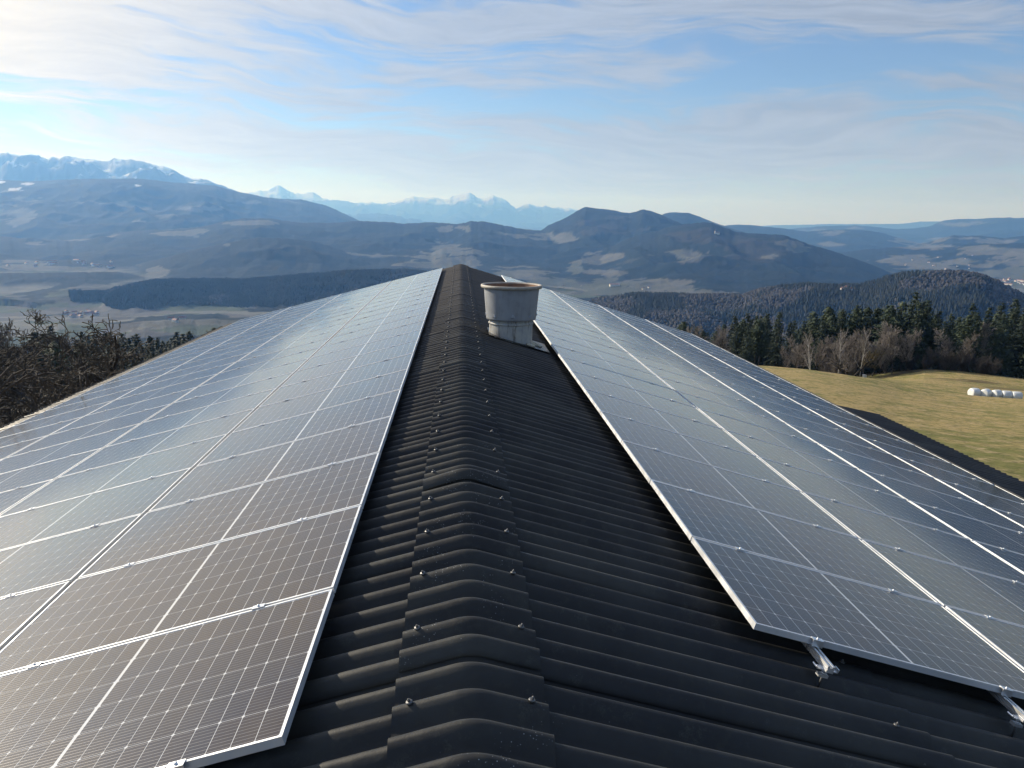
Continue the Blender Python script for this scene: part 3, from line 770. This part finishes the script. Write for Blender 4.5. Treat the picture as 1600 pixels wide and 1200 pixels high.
def cells_me():
    me = bpy.data.meshes.new('solar_cells'); P = cell_geo(); V = []; F = []
    for cx, cy_ in CELL_C:
        n = len(V); V += [(cx+x, cy_+y, 0) for x, y in P]; F.append(tuple(range(n, n+8)))
    me.from_pydata(V, [], F); me.materials.append(M_CELL)
    uv = me.uv_layers.new(name='UVMap')
    for l in me.loops: x, y = P[l.vertex_index % 8]; uv.data[l.index].uv = (x/.091+.5, y/.182+.5)
    return me
k = MB(); k.box(-PLN/2+.003, PLN/2-.003, -PWD/2+.003, PWD/2-.003, -.0075, -.0034)
ME_BACK = k.mesh('backsheet', M_BACK); ME_FRAME = frame_me(); ME_CELL = cell_me(); ME_CELLS = cells_me()
ORD = ['front', 'second', 'third', 'fourth', 'fifth', 'sixth', 'seventh', 'eighth', 'ninth', 'tenth', 'eleventh', 'twelfth', 'thirteenth', 'fourteenth',
       'fifteenth', 'sixteenth', 'seventeenth', 'eighteenth', 'nineteenth', 'twentieth', 'twenty-first', 'twenty-second', 'twenty-third']
ROWN = ['topmost row beside the ridge', 'second row down from the ridge', 'third row down from the ridge', 'lowest row at the eave']
def row_s(sg, row):
    # rows butt up to each other; a slightly wider service gap after the first left row
    if sg > 0: return SX[1]+row*PLN+max(0, row-.0)*G2*1.0
    return SX[-1]+row*PLN+[0, G1, G1+G2, G1+2*G2][row]
random.seed(11)
for sg in (-1, 1):
    side = 'left' if sg < 0 else 'right'
    for row in range(4):
        for c in range(NCOL[sg]):
            s = row_s(sg, row)+PLN/2; y = YX[sg]+c*(PWD+GY)+PWD/2
            loc = slope_pt(sg, s, y, 0, PC[sg])
            th = slope_rot(sg)[1]
            o = empty('solar_panel', loc, (random.uniform(-.0022, .0022), th+random.uniform(-.0018, .0018), 0))
            last = c == NCOL[sg]-1
            tag(o, f"{'farthest' if last else ORD[c]} solar panel {'' if last or c==0 else 'from the front '}on the {side} slope, {ROWN[row]}", 'solar panel', f'solar panels on the {side} slope')
            link('frame', ME_FRAME, o); link('backsheet', ME_BACK, o)
            if row < 2 and c < 3:
                for cx, cy_ in CELL_C: link('solar_cell', ME_CELL, o, (cx, cy_, -.0032))
            else:
                q = link('solar_cells', ME_CELLS, o, (0, 0, -.0032)); q['kind'] = 'stuff'

# mounting rails with clamps and hanger-bolt brackets
def rail_me(length):
    k = MB()
    prof = [(-.02, -.040), (.02, -.040), (.02, -.026), (.014, -.023), (.02, -.020), (.02, -.002), (.007, -.002), (.007, -.012), (-.007, -.012), (-.007, -.002), (-.02, -.002), (-.02, -.020), (-.014, -.023), (-.02, -.026)]
    k.prism(prof, 0, length); return k.mesh('rail', M_ALU)
def clamp_me(end=False):
    k = MB()
    k.box(-.032, .032, -.017, .017, .0015, .005)
    if end: k.box(-.032, .032, -.0165, -.0135, -.034, .0012)
    k.lathe([(0, .013), (.0065, .013), (.0065, .0052)], 12)
    return k.mesh('clamp', M_ALU)
def bracket_me():
    k = MB()
    k.prism([(-.055, -.052), (.062, -.052), (.066, -.030), (.060, -.030), (.056, -.0465), (-.05, -.0465), (-.062, -.036), (-.066, -.041)], -.02, .02)
    k.tube((0, 0, -.053), (0, 0, -.066), .014, seg=6); k.tube((0, 0, -.070), (0, 0, -.078), .012, seg=6)
    k.box(-.03, .024, -.016, .016, -.095, -.0785)
    return k.mesh('bracket', M_ALU)
k = MB(); k.tube((0, 0, -.05), (0.006, 0, -.165), .0055, seg=8); ME_BOLT = k.mesh('hanger_bolt', M_STEEL)
ME_RAIL = {1: rail_me(NCOL[1]*(PWD+GY)+.28), -1: rail_me(NCOL[-1]*(PWD+GY)+.20)}
ME_CLAMP = clamp_me(); ME_END = clamp_me(True); ME_BRK = bracket_me()
RN = ['upper', 'lower']
for sg in (-1, 1):
    offs = (.36, 1.52)
    if sg < 0: offs = (.39, 1.55)
    for row in range(4):
        for k_, so in enumerate(offs):
            s = row_s(sg, row)+so; ov = .20 if sg > 0 else .02
            o = empty('mounting_rail', slope_pt(sg, s, YX[sg]-ov, 0, PC[sg]), slope_rot(sg))
            tag(o, f"{RN[k_]} aluminium mounting rail under the panels of the {['topmost','second','third','lowest'][row]} row, {'left' if sg<0 else 'right'} slope", 'mounting rail', 'mounting rails under the solar panels')
            r = link('rail', ME_RAIL[sg], o, (0, 0, -.0365))
            for c in range(NCOL[sg]+1):
                yy = ov+c*(PWD+GY)-GY/2
                if c == 0: link('clamp', ME_END, o, (0, yy+.005, 0))
                elif c == NCOL[sg]: link('clamp', ME_END, o, (0, yy-.005, 0), (0, 0, math.pi))
                else: link('clamp', ME_CLAMP, o, (random.uniform(-.01, .01), yy, .0))
            for c in range(0, NCOL[sg], 2):
                b_ = link('bracket', ME_BRK, o, (0, .045+c*(PWD+GY), -.028)); 
                link('hanger_bolt', ME_BOLT, b_, (0, 0, -.01))

# ------------------------------------------------------------------ trees
def conifer_mesh(seed, H, R, mcrown, dens=1.0, pine=False):
    rg = np.random.default_rng(seed); V = []; F = []
    lv = int(H*1.55*dens)
    for i in range(lv):
        f = (i+rg.random()*.8)/lv
        if pine: h = H*(.34+.66*f); L = R*(math.sin(math.pi*min(1, .22+f*.80))**.7)*rg.uniform(.65, 1.1)
        else: h = H*(.07+.93*f); L = R*((1-f)**.82)*rg.uniform(.72, 1.12)+.25
        nb = int(5+5*(1-f)*dens+2)
        a0 = rg.random()*6.28
        for b in range(nb):
            if rg.random() < .10: continue
            a = a0+6.283*b/nb+rg.normal(0, .18); l = L*rg.uniform(.65, 1.12)
            dx, dy = math.cos(a), math.sin(a); up = rg.uniform(.0, .5) if pine else rg.uniform(-.35, .05)+f*.35
            n = max(2, int(l/.62))
            for s_ in range(n):
                t = (s_+.6)/n*l
                px, py = dx*t, dy*t; pz = h+up*t-(.05*t*t if not pine else 0)+rg.normal(0, .08)
                w = rg.uniform(.34, .62)*(1.1-.45*t/l)*(1.5 if pine else 1.15); e = rg.uniform(.45, .8)
                tw = rg.normal(0, .5)
                c_, s2 = math.cos(a+tw), math.sin(a+tw)
                px += rg.normal(0, .12); py += rg.normal(0, .12)
                tilt = rg.normal(-.25, .25)
                v0 = len(V)
                V += [(px-s2*w*.5, py+c_*w*.5, pz+rg.normal(0, .05)), (px+s2*w*.5, py-c_*w*.5, pz+rg.normal(0, .05)),
                      (px+c_*e+s2*w*.2, py+s2*e-c_*w*.2, pz+tilt*e), (px+c_*e*.9-s2*w*.2, py+s2*e*.9+c_*w*.2, pz+tilt*e-.1)]
                F.append((v0, v0+1, v0+2, v0+3))
                if rg.random() < .6:     # hanging spray
                    v0 = len(V); q = rg.uniform(.35, .75)
                    V += [(px-dx*.25, py-dy*.25, pz+.05), (px+dx*.3, py+dy*.3, pz), (px+dx*.25, py+dy*.25, pz-q*.6), (px-dx*.1, py-dy*.1, pz-q)]
                    F.append((v0, v0+1, v0+2, v0+3))
    cr = mesh_np('crown', V, F, mcrown)
    k = MB(); k.tube((0, 0, -1.0), (0, 0, H*.6), .22*H/20, .11*H/20, 7, False); k.tube((0, 0, H*.6), (0, 0, H*.985), .11*H/20, .02, 7, False)
    return cr, k.mesh('trunk', M_BARK)

def tubes_to_mesh(name, segs, m, sides=3):
    """segs: list of (p0, p1, r0, r1)"""
    P0 = np.array([s[0] for s in segs]); P1 = np.array([s[1] for s in segs]); r0 = np.array([s[2] for s in segs]); r1 = np.array([s[3] for s in segs])
    d = P1-P0; d /= np.linalg.norm(d, axis=1, keepdims=True)+1e-9
    ref = np.where(np.abs(d[:, 2:3]) < .9, np.array([[0, 0, 1.]]), np.array([[1., 0, 0]]))
    a = np.cross(d, ref); a /= np.linalg.norm(a, axis=1, keepdims=True); b = np.cross(d, a)
    V = []
    for P, r in ((P0, r0), (P1, r1)):
        for i in range(sides):
            t = 2*math.pi*i/sides; V.append(P+(a*math.cos(t)+b*math.sin(t))*r[:, None])
    V = np.stack(V, 1); n = len(segs); base = (np.arange(n)*2*sides)[:, None]
    F = []
    for i in range(sides):
        j = (i+1) % sides; F.append(np.concatenate([base+i, base+j, base+sides+j, base+sides+i], 1))
    return mesh_np(name, V.reshape(-1, 3), np.concatenate(F), m, smooth=True)

def grow(rg, p, d, L, r, lvl, out, P):
    """crooked limb that throws side branches"""
    n = max(2, int(P['n'][lvl])); seg = L/n; d = np.array(d, float); p = np.array(p, float)
    for i in range(n):
        d = d+rg.normal(0, P['crook'], 3); d[2] += P['up'][lvl]; d /= np.linalg.norm(d)
        q = p+d*seg; r1 = max(P['rmin'], r*(1-.75*(i+1)/n) if lvl else r*(1-.62*(i+1)/n))
        out.append((p, q, max(P['rmin'], r*(1-.75*i/n) if lvl else r*(1-.62*i/n)), r1, lvl)); p = q
        if lvl+1 < len(P['n']) and (i+1)/n > P['bare'][lvl]:
            k = P['kids'][lvl]
            k = int(k)+(1 if rg.random() < k-int(k) else 0)
            for _ in range(k):
                a = rg.normal(0, 1, 3); a -= d*(a@d); a /= np.linalg.norm(a)+1e-9
                sp = rg.uniform(*P['ang']); nd = d*math.cos(sp)+a*math.sin(sp)
                grow(rg, p, nd, L*P['len'][lvl]*rg.uniform(.6, 1.1)*(1.15-.6*(i+1)/n), r1*.72, lvl+1, out, P)
def bare_mesh(seed, H, P, mtrunk, mtwig, trunk_r, lean=(0, 0)):
    rg = np.random.default_rng(seed); out = []
    for _ in range(P.get('stems', 1)):
        d = np.array([lean[0]+rg.normal(0, P.get('spread', .03)), lean[1]+rg.normal(0, P.get('spread', .03)), 1.]); d /= np.linalg.norm(d)
        grow(rg, (rg.normal(0, .15), rg.normal(0, .15), -.6), d, H, trunk_r, 0, out, P)
    A = [s[:4] for s in out if s[4] <= 1]; B = [s[:4] for s in out if s[4] > 1]
    return tubes_to_mesh('crown', B, mtwig, 3), tubes_to_mesh('trunk', A, mtrunk, 6)

SPR = [conifer_mesh(100+i, 20, 4.4+.4*(i % 3), M_SPRUCE, 1.15) for i in range(4)]
PIN = [conifer_mesh(200+i, 18, 4.0, M_PINE, 1.05, True) for i in range(3)]
PB = dict(n=(7, 4, 3, 2), crook=.09, up=(.03, .10, .06, .02), rmin=.026, bare=(.22, .1, .0), kids=(4.2, 3.0, 2.6), ang=(.35, .85), len=(.42, .45, .5))
BAR = [bare_mesh(300+i, 13, PB, M_BARK, M_TWIG, .16) for i in range(4)]
PBS = dict(PB, stems=5, spread=.35, bare=(.1, .1, .0), kids=(2.2, 2.2, 2.0))
BARD = [bare_mesh(330+i, 13, PB, M_BARK, M_TWIGM, .16) for i in range(3)]
BUS = [bare_mesh(350+i, 7, PBS, M_TWIG, M_TWIG, .07) for i in range(3)]
BUSD = [bare_mesh(380+i, 7, PBS, M_TWIGM, M_TWIGM, .07) for i in range(3)]
BIR = [bare_mesh(400+i, 14, dict(PB, up=(.08, .16, .0, -.05), crook=.05, kids=(2.4, 2.2, 2.0)), M_BIRCH, M_TWIG, .12) for i in range(2)]
WIL = [bare_mesh(500, 9, dict(PB, up=(.02, .03, .05, .0), bare=(.45, .1, .0), kids=(5, 3, 3)), M_BARK, M_WILLOW, .35, (.18, 0)),
       bare_mesh(501, 10, dict(PB, up=(.0, .05, .05, .0), bare=(.4, .1, .0), kids=(4, 3, 2.5)), M_BARK, M_TWIG, .38, (-.55, 0))]
def put_tree(name, var, x, y, z, sc, rz, label, cat, group, sz=1.0):
    o = empty(name, (x, y, z), (0, 0, rz)); o.scale = (sc, sc, sc*sz)
    tag(o, label, cat, group)
    link('trunk', var[1], o); link('crown', var[0], o)
    return o
def polar(az, r): a = math.radians(az); return r*math.sin(a), r*math.cos(a)
def at_px(px, r):
    """ground point at distance r on the bearing of photo column px (near the horizon)"""
    a = float(azel(px, 580)[0]); x, y = polar(a, r); return x, y, tz(x, y), a
random.seed(21)
TOP = [(1040, 520), (1064, 505), (1085, 508), (1105, 514), (1142, 500), (1161, 496), (1191, 490), (1210, 494), (1247, 503), (1262, 492), (1285, 486), (1307, 484), (1345, 481), (1375, 478), (1395, 474), (1416, 466), (1437, 470), (1457, 490), (1480, 500), (1506, 482), (1525, 494), (1550, 486), (1570, 477), (1590, 492), (1620, 490), (1700, 485)]
def top_z(px, r):
    py = np.interp(px, [t[0] for t in TOP], [t[1] for t in TOP]); a, e = azel(px, py)
    return CAM[2]+r*math.tan(math.radians(float(e)))
GC = 'evergreens in the treeline beyond the meadow'
main = [(1064, 1), (1142, 0), (1161, 0), (1191, 0), (1210, 0), (1262, 1), (1285, 1), (1307, 0), (1328, 1), (1345, 1), (1375, 1), (1416, 0), (1437, 0), (1398, 1), (1455, 0), (1475, 0), (1506, 0), (1532, 0), (1550, 0), (1570, 0), (1588, 0), (1612, 0), (1640, 0), (1670, 0)]
for px, kind in main:
    r = random.uniform(228, 246); x, y, z, a = at_px(px, r); h = (top_z(px, r)-z)*(1.06 if px < 1480 else 1.14)
    var = (PIN if kind else SPR)[random.randrange(3)]; H = 18 if kind else 20
    s = h/H
    lab = ('green rounded pine in the evergreen row behind the bare trees beyond the meadow' if kind else 'tall dark spruce with a pointed top in the evergreen row beyond the meadow')
    if px == 1416: lab = 'tallest ragged spruce rising above the treeline right of the bare trees'
    if px == 1064: lab = 'leftmost rounded pine just showing above the far edge of the right panels'
    if px == 1437: lab = 'spruce right beside the tallest ragged one, slightly lower'
    if px == 1570: lab = 'tall pointed spruce above the gap over the rightmost bales'
    if px == 1506: lab = 'ragged spruce with bent top behind the reddish bare tree at right'
    put_tree('pine_tree' if kind else 'spruce_tree', var, x, y, z, s*random.uniform(.95, 1.05), random.uniform(0, 6.28), lab, 'tree', GC)
for i in range(120):        # trees filling the wood behind and between
    px = random.uniform(1030, 1700); r = random.uniform(222, 275); x, y, z, a = at_px(px, r)
    h = (top_z(px, r)-z)*random.uniform(.86, 1.02); kind = random.random() < .3
    put_tree('pine_tree' if kind else 'spruce_tree', (PIN if kind else SPR)[random.randrange(3)], x, y, z, h/(18 if kind else 20), random.uniform(0, 6.28),
             'dark evergreen standing deeper inside the wood beyond the meadow', 'tree', GC)
for px in (1110, 1125, 1250, 1480, 1060, 1496, 1520, 1090):   # bare trees mixed into the evergreens
    r = random.uniform(216, 224); x, y, z, a = at_px(px, r)
    put_tree('bare_tree', BAR[random.randrange(4)], x, y, z, random.uniform(.7, .9), random.uniform(0, 6), 'bare brown tree between the evergreens of the treeline', 'tree', 'bare trees between the evergreens')
dec = [(1232, .62), (1243, .75), (1256, .85), (1272, .9), (1284, .9), (1296, .95), (1308, 1.0), (1322, .95), (1338, .92), (1352, 1.0), (1362, .98), (1373, 1.05), (1384, 1.05), (1394, 1.0), (1403, .9), (1412, .85), (1318, .8), (1290, .8), (1346, .85), (1380, .9)]
for px, s in dec:
    r = random.uniform(209, 219); x, y, z, a = at_px(px, r)
    put_tree('bare_tree', BAR[random.randrange(4)], x, y, z, s*.84, random.uniform(0, 6), 'leafless grey-brown tree in the clump at the meadow edge', 'tree', 'leafless trees at the meadow edge')
for px, s, lab in ((1267, .95, 'slender birch with white trunk, left end of the bare clump'), (1309, 1.02, 'birch with white trunk and dark nest ball high in its crown'), (1344, 1.0, 'thin white birch just left of the small pale box post')):
    r = 207.5; x, y, z, a = at_px(px, r); put_tree('birch_tree', BIR[0 if px < 1300 else 1], x, y, z, s*.78, px, lab, 'tree', None)
for px, s, v, lab in ((1329, 1.0, 0, 'yellowish budding tree with dark leaning trunk at the meadow edge'), (1322, .95, 1, 'dark trunked tree leaning left out of the bare clump')):
    x, y, z, a = at_px(px, 206); put_tree('leaning_tree', WIL[v], x, y, z, s, 0, lab, 'tree', None)
for i in range(26):
    px = random.choice([random.uniform(1415, 1560), random.uniform(1225, 1420), random.uniform(1440, 1560)]); r = random.uniform(212, 217); x, y, z, a = at_px(px, r)
    put_tree('bush', (BUS if px < 1420 else BUSD)[random.randrange(3)], x, y, z, random.uniform(.35, .75), random.uniform(0, 6), 'low leafless bush at the foot of the treeline', 'bush', 'leafless bushes at the foot of the treeline')
x, y, z, a = at_px(1603, 196); put_tree('leaning_tree', WIL[1], x, y, z, .5, 2.5, 'dark crooked tree at the right end of the meadow', 'tree', None)

# left side: old fruit trees near the eave, bare wood and a dark evergreen wood lower down
PG = dict(n=(6, 8, 7, 5, 3), crook=.34, up=(.04, .05, .03, .02, .0), rmin=.017, bare=(.30, .15, .1, .0), kids=(1.35, 1.15, 1.2, 1.3), ang=(.5, 1.25), len=(.72, .62, .52, .5))
def gnarled(px, pyb, r, H, seed, tr, lab, rz=0, lean=(0, 0)):
    a = float(azel(px, pyb)[0]); x, y = polar(a, r); z = tz(x, y)
    rg = np.random.default_rng(seed); out = []
    top_row = H; HH = 8.0
    grow(rg, (0, 0, -.5), np.array([lean[0], lean[1], 1.]), HH*.50, tr, 0, out, PG)
    for q in range(3):        # main limbs fork low
        dd = np.array([math.cos(rz+q*2.2), math.sin(rz+q*2.2)*.6, .85]); dd /= np.linalg.norm(dd)
        grow(rg, (0, 0, HH*rg.uniform(.14, .24)), dd, HH*.72, tr*.62, 1, out, PG)
    zm = max(max(s[0][2], s[1][2]) for s in out)
    ztop = CAM[2]+r*math.tan(math.radians(float(azel(px, H)[1])))-z; q = ztop/zm
    out = [(s[0]*q, s[1]*q, s[2], s[3], s[4]) for s in out]
    A = [s[:4] for s in out if s[4] <= 2]; B = [s[:4] for s in out if s[4] > 2]
    o = empty('fruit_tree', (x, y, z)); tag(o, lab, 'tree', 'old fruit trees beside the left eave')
    link('trunk', tubes_to_mesh('trunk', A, M_BARK, 6), o); link('crown', tubes_to_mesh('crown', B, M_TWIGL, 3), o)
gnarled(40, 650, 34, 462, 5, .34, 'large gnarled leafless fruit tree at the left edge, forked low', .4)
gnarled(122, 600, 40, 484, 8, .28, 'smaller gnarled leafless fruit tree standing right of the largest one', 1.0)
gnarled(98, 600, 46, 490, 13, .15, 'thin gnarled leafless fruit tree behind the smaller one', 2.0)
gnarled(-22, 660, 31, 500, 17, .2, 'gnarled leafless fruit tree cut by the left edge of the picture', 2.6)
random.seed(5)
for i in range(9):
    px = random.uniform(-60, 190); r = random.uniform(46, 95); a = float(azel(px, 600)[0]); x, y = polar(a, r)
    put_tree('bush', BUSD[i % 3], x, y, tz(x, y), random.uniform(.40, .75), random.uniform(0, 6), 'low leafless bush under the old fruit trees', 'bush', 'bushes under the fruit trees')
for i in range(46):
    px = random.uniform(-60, 150)*1.0; r = random.uniform(80, 210); a = float(azel(px, 560)[0]); x, y = polar(a, r)
    zt_ = CAM[2]+r*math.tan(math.radians(float(azel(px, np.interp(px, [-60, 0, 60, 130, 160], [488, 492, 506, 524, 534]))[1])-random.uniform(0, 1.6)-(210-r)*.012))
    put_tree('bare_tree', BARD[i % 3], x, y, tz(x, y), max(.35, (zt_-tz(x, y))/max(v.co.z for v in BARD[i % 3][0].vertices)), random.uniform(0, 6), 'leafless brown tree in the wood below the fruit trees', 'tree', 'leafless trees in the wood on the left')
for i in range(16):
    px = random.uniform(20, 130); r = random.uniform(150, 230); a = float(azel(px, 560)[0]); x, y = polar(a, r)
    put_tree('pine_tree', PIN[i % 3], x, y, tz(x, y), random.uniform(.45, .68), random.uniform(0, 6), 'green pine among the leafless trees on the left', 'tree', 'pines in the wood on the left')
for i in range(250):
    px = random.uniform(50, 350); r = random.uniform(235, 400); a = float(azel(px, 540)[0]); x, y = polar(a, r); z = tz(x, y)
    _, e = azel(px, np.interp(px, [60, 90, 130, 200, 260, 320, 345], [505, 508, 514, 518, 512, 509, 509])+random.uniform(0, 9)+ (400-r)*.28)
    h = CAM[2]+r*math.tan(math.radians(float(e)))-z; h = min(max(h, 14), 40)
    put_tree('spruce_tree', SPR[i % 4], x, y, z, h/20, random.uniform(0, 6), 'dark spruce in the evergreen wood below the left eave', 'tree', 'spruces in the wood below the left eave')

# far woods as one mass each: many small crowns merged
def far_wood(name, label, az0, az1, r0, r1, n, h0, h1, seed, cond=None, bare=.25):
    rg = np.random.default_rng(seed)
    A = rg.uniform(az0, az1, n); R = np.sqrt(rg.uniform(r0*r0, r1*r1, n)); z = terrain(R, A)
    x = R*np.sin(np.radians(A)); y = R*np.cos(np.radians(A))
    keep = np.ones(n, bool) if cond is None else cond(x, y, z, R, A)
    x, y, z = x[keep], y[keep], z[keep]; n = len(x)
    H = rg.uniform(h0, h1, n); W = H*rg.uniform(.16, .27, n); br = fbm(x/160, y/160, 3)+rg.normal(0, .02, n) > (1-bare)*.75+.08
    W = np.where(br, W*1.5, W); H = np.where(br, H*.75, H)
    k = 5; V = np.zeros((n, k*2+1, 3), np.float32)
    for i in range(k):
        t = 2*math.pi*i/k+rg.random(n)*.6
        V[:, i] = np.stack([x+W*.8*np.cos(t), y+W*.8*np.sin(t), z+H*.05], -1)
        q = rg.uniform(.8, 1.15, n)
        V[:, k+i] = np.stack([x+W*q*np.cos(t), y+W*q*np.sin(t), z+H*np.where(br, .62, .32)*q], -1)
    V[:, 2*k] = np.stack([x+rg.normal(0, .4, n), y, z+H], -1)
    b = (np.arange(n)*(2*k+1))[:, None]; T_ = []
    for i in range(k):
        j = (i+1) % k
        T_ += [np.concatenate([b+i, b+j, b+k+j], 1), np.concatenate([b+i, b+k+j, b+k+i], 1), np.concatenate([b+k+i, b+k+j, b+2*k], 1)]
    F = np.concatenate(T_); mi = np.concatenate([br.astype(int)]*(3*k))
    o = link(name, mesh_np(name, V.reshape(-1, 3), F, [M_FAR, M_FARB], mi=mi)); tag(o, label, 'forest', None, 'stuff')
hillI = lambda x, y, z, R, A: (z > BASE+22) & (R > 3540+160*(fbm(A/3., A*0+3, 3)-.5))
far_wood('wooded_hill_trees', 'dense evergreen forest covering the low hill behind the left panels', -26, 1, 3350, 4350, 30000, 11, 18, 1, hillI, .15)
far_wood('hillside_forest', 'mixed bare and evergreen forest on the rounded hill behind the treeline', 6, 40, 1900, 2900, 40000, 9, 17, 2, lambda x, y, z, R, A: z > -405, .45)
far_wood('slope_forest', 'dark forest falling away below the barn towards the valley', -32, -13, 430, 1000, 4200, 14, 22, 3, None, .1)

# ------------------------------------------------------------------ meadow objects
def bale_me(seed):
    k = MB(); rg = random.Random(seed); seg = 28
    prof = [(0, -.60), (.40, -.61), (.60, -.585), (.66, -.50), (.685, -.30), (.69, 0), (.685, .30), (.66, .50), (.60, .585), (.40, .61), (0, .60)]
    k.lathe(prof, seg)
    bmesh.ops.remove_doubles(k.b, verts=k.b.verts, dist=.001)
    for v in k.b.verts:
        a = math.atan2(v.co.y, v.co.x); w = 1+.018*math.sin(a*5+seed)+.012*math.sin(a*11+v.co.z*6)+rg.uniform(-.006, .006)
        v.co.x *= w; v.co.y *= w
    me = k.mesh('bale', M_WHITE)
    for v in me.vertices:          # lie on the side, settle a little
        x, y, z = v.co; v.co = (z, y, x*.96+.64); v.co.z = max(v.co.z, .0)
    for p_ in me.polygons: p_.use_smooth = True
    return me
BL = ['leftmost, with a flat end', 'second from the left', 'middle one', 'fourth from the left', 'rightmost, standing slightly higher']
for i, (px, rz) in enumerate(((1520.5, .1), (1538.5, .5), (1555.5, .2), (1571, -.2), (1587, -.3))):
    x, y, z, a = at_px(px, 103.5+i*.25)
    x, y, z, a = (*polar(float(azel(px, 622)[0]), 115.5+i*.3), 0, 0); z = tz(x, y)
    o = link('silage_bale', bale_me(i), None, (x, y, z-.02), (0, 0, rz)); o.scale = (.92, .95, .95)
    tag(o, f'white wrapped silage bale in the meadow row, {BL[i]}', 'silage bale', 'white silage bales on the meadow')
def fence():
    f = None; pts = []
    for px in (1405, 1425.5, 1445, 1468, 1488.5, 1506, 1530, 1556, 1579, 1602, 1640):
        x, y = polar(float(azel(px, 610)[0]), 123+(px-1405)*.01); pts.append((x, y, tz(x, y)))
    f = empty('wire_fence', pts[0]); tag(f, 'thin wire fence with wooden posts running behind the white bales', 'fence')
    k = MB(); k.tube((0, 0, -.3), (0, 0, 1.25), .035, .03, 7); me = k.mesh('post', M_WOOD)
    o0 = Vector(pts[0])
    for p_ in pts: link('post', me, f, Vector(p_)-o0, (random.uniform(-.05, .05), random.uniform(-.05, .05), 0))
    for h in (.5, 1.1):
        k = MB()
        for a_, b_ in zip(pts, pts[1:]): k.tube((Vector(a_)-o0)+Vector((0, 0, h)), (Vector(b_)-o0)+Vector((0, 0, h)), .006, seg=4, cap=False)
        link('wire', k.mesh('wire', M_STEEL), f)
fence()
x, y, z, a = at_px(1351.5, 204)
k = MB(); k.box(-.38, .38, -.3, .3, 0, 1.25); k.prism([(-.45, 1.25), (.45, 1.25), (.42, 1.33), (0, 1.42), (-.42, 1.33)], -.36, .36)
o = link('feed_box', k.mesh('feed_box', M_BIRCH), None, (x, y, z)); tag(o, 'small pale box standing at the foot of the bare trees', 'box')

# ------------------------------------------------------------------ far houses
def house_me(L, W, H, rh):
    k = MB(); k.box(-L/2, L/2, -W/2, W/2, -3, H)
    w = k.mesh('wall', M_WALL)
    k = MB(); o_ = .6
    k.prism([(-W/2-o_, H-.2), (W/2+o_, H-.2), (0, H+rh)], -L/2-o_, L/2+o_, axis='x'); r = k.mesh('roof', M_TILE)
    return w, r
HS = [house_me(14, 10, 6, 4), house_me(20, 11, 6, 4.5), house_me(45, 18, 7, 4), house_me(11, 10, 7, 4)]
random.seed(31)
def house(px, py, v, lab, grp=None, rmin=1500, rz=None, sc=1.0):
    x, y, z, r = hit(px, py, rmin)
    o = empty('farmhouse', (x, y, z), (0, 0, random.uniform(0, 3.1) if rz is None else rz)); o.scale = (sc,)*3
    tag(o, lab, 'house', grp)
    link('wall', HS[v][0], o); link('roof', HS[v][1], o)
house(960, 447, 2, 'long white farm building shining on the fields right of the vent', None, 3000, .1, 1.3)
house(1006, 452, 1, 'small farmhouse right of the long white farm building', None, 3000)
house(1014, 450, 3, 'farmhouse at the lower right of the hazy field slope', None, 3000)
house(881, 448, 0, 'farmhouse on the field slope above the right panels', None, 3000)
for i in range(26):
    house(random.uniform(1560, 1640), random.uniform(436, 446), random.choice((0, 1, 2, 3)), 'pale house in the hazy valley town at the right edge', 'houses of the valley town at the right edge', 4500, None, 1.2)
for i in range(14):
    house(random.uniform(1410, 1520), random.uniform(396, 424), random.choice((0, 1, 3)), 'tiny pale farmhouse on the hazy fields at right', 'farmhouses on the hazy fields at right', 6000)
for i in range(18):
    house(random.uniform(100, 152), random.uniform(487, 496), random.choice((0, 1, 1, 3)), 'house in the hamlet on the valley floor behind the fruit trees', 'houses of the hamlet behind the fruit trees', 2500)
for i in range(16):
    house(random.uniform(0, 180), random.uniform(408, 421), random.choice((0, 1, 2)), 'pale house in the valley village at the far left', 'houses of the village at the far left', 4500, None, 1.3)
for px, py in ((268, 500), (285, 499), (274, 503)):
    house(px, py, 1, 'farmhouse on the valley field below the wooded hill', 'farmhouses below the wooded hill', 2500)
for px, py in ((1315, 454), (1322, 452), (1330, 455)):
    house(px, py, 3, 'pale house between the trees on the rounded hill', 'houses on the rounded hill', 1800)
def church():
    x, y, z, r = hit(1121, 366, 5000)
    o = empty('church', (x, y, z)); tag(o, 'tiny pale church with a tower on the shoulder of the central hill', 'church')
    k = MB(); k.box(-16, 16, -7, 7, -4, 12); link('nave', k.mesh('nave', M_WALL), o)
    k = MB(); k.prism([(-8, 11.8), (8, 11.8), (0, 20)], -17, 17, axis='x'); link('roof', k.mesh('roof', M_TILE), o)
    k = MB(); k.box(-24, -16.2, -4, 4, -4, 24); link('tower', k.mesh('tower', M_WALL), o)
    k = MB(); k.lathe([(5.6, 24), (3, 29), (0, 42)], 4, c=(-20.1, 0), smooth=False); link('spire', k.mesh('spire', M_TILE), o)
church()

# ------------------------------------------------------------------ air
def haze():
    k = MB(); k.box(-52000, 52000, -52000, 52000, -520, 1460)
    m = bpy.data.materials.new('haze_air'); m.use_nodes = True; T = NT(m.node_tree); T.n.clear()
    v = T.node('ShaderNodeVolumePrincipled'); v.inputs['Color'].default_value = (.20, .46, 1.0, 1); v.inputs['Absorption Color'].default_value = (1, 1, 1, 1)
    v.inputs['Density'].default_value = 5.6e-5; v.inputs['Anisotropy'].default_value = .3
    out = T.node('ShaderNodeOutputMaterial'); T.l.new(v.outputs[0], out.inputs['Volume'])
    o = link('haze', k.mesh('haze', m)); tag(o, 'thin blue air haze over the valley and mountains', None, None, 'stuff')
haze()
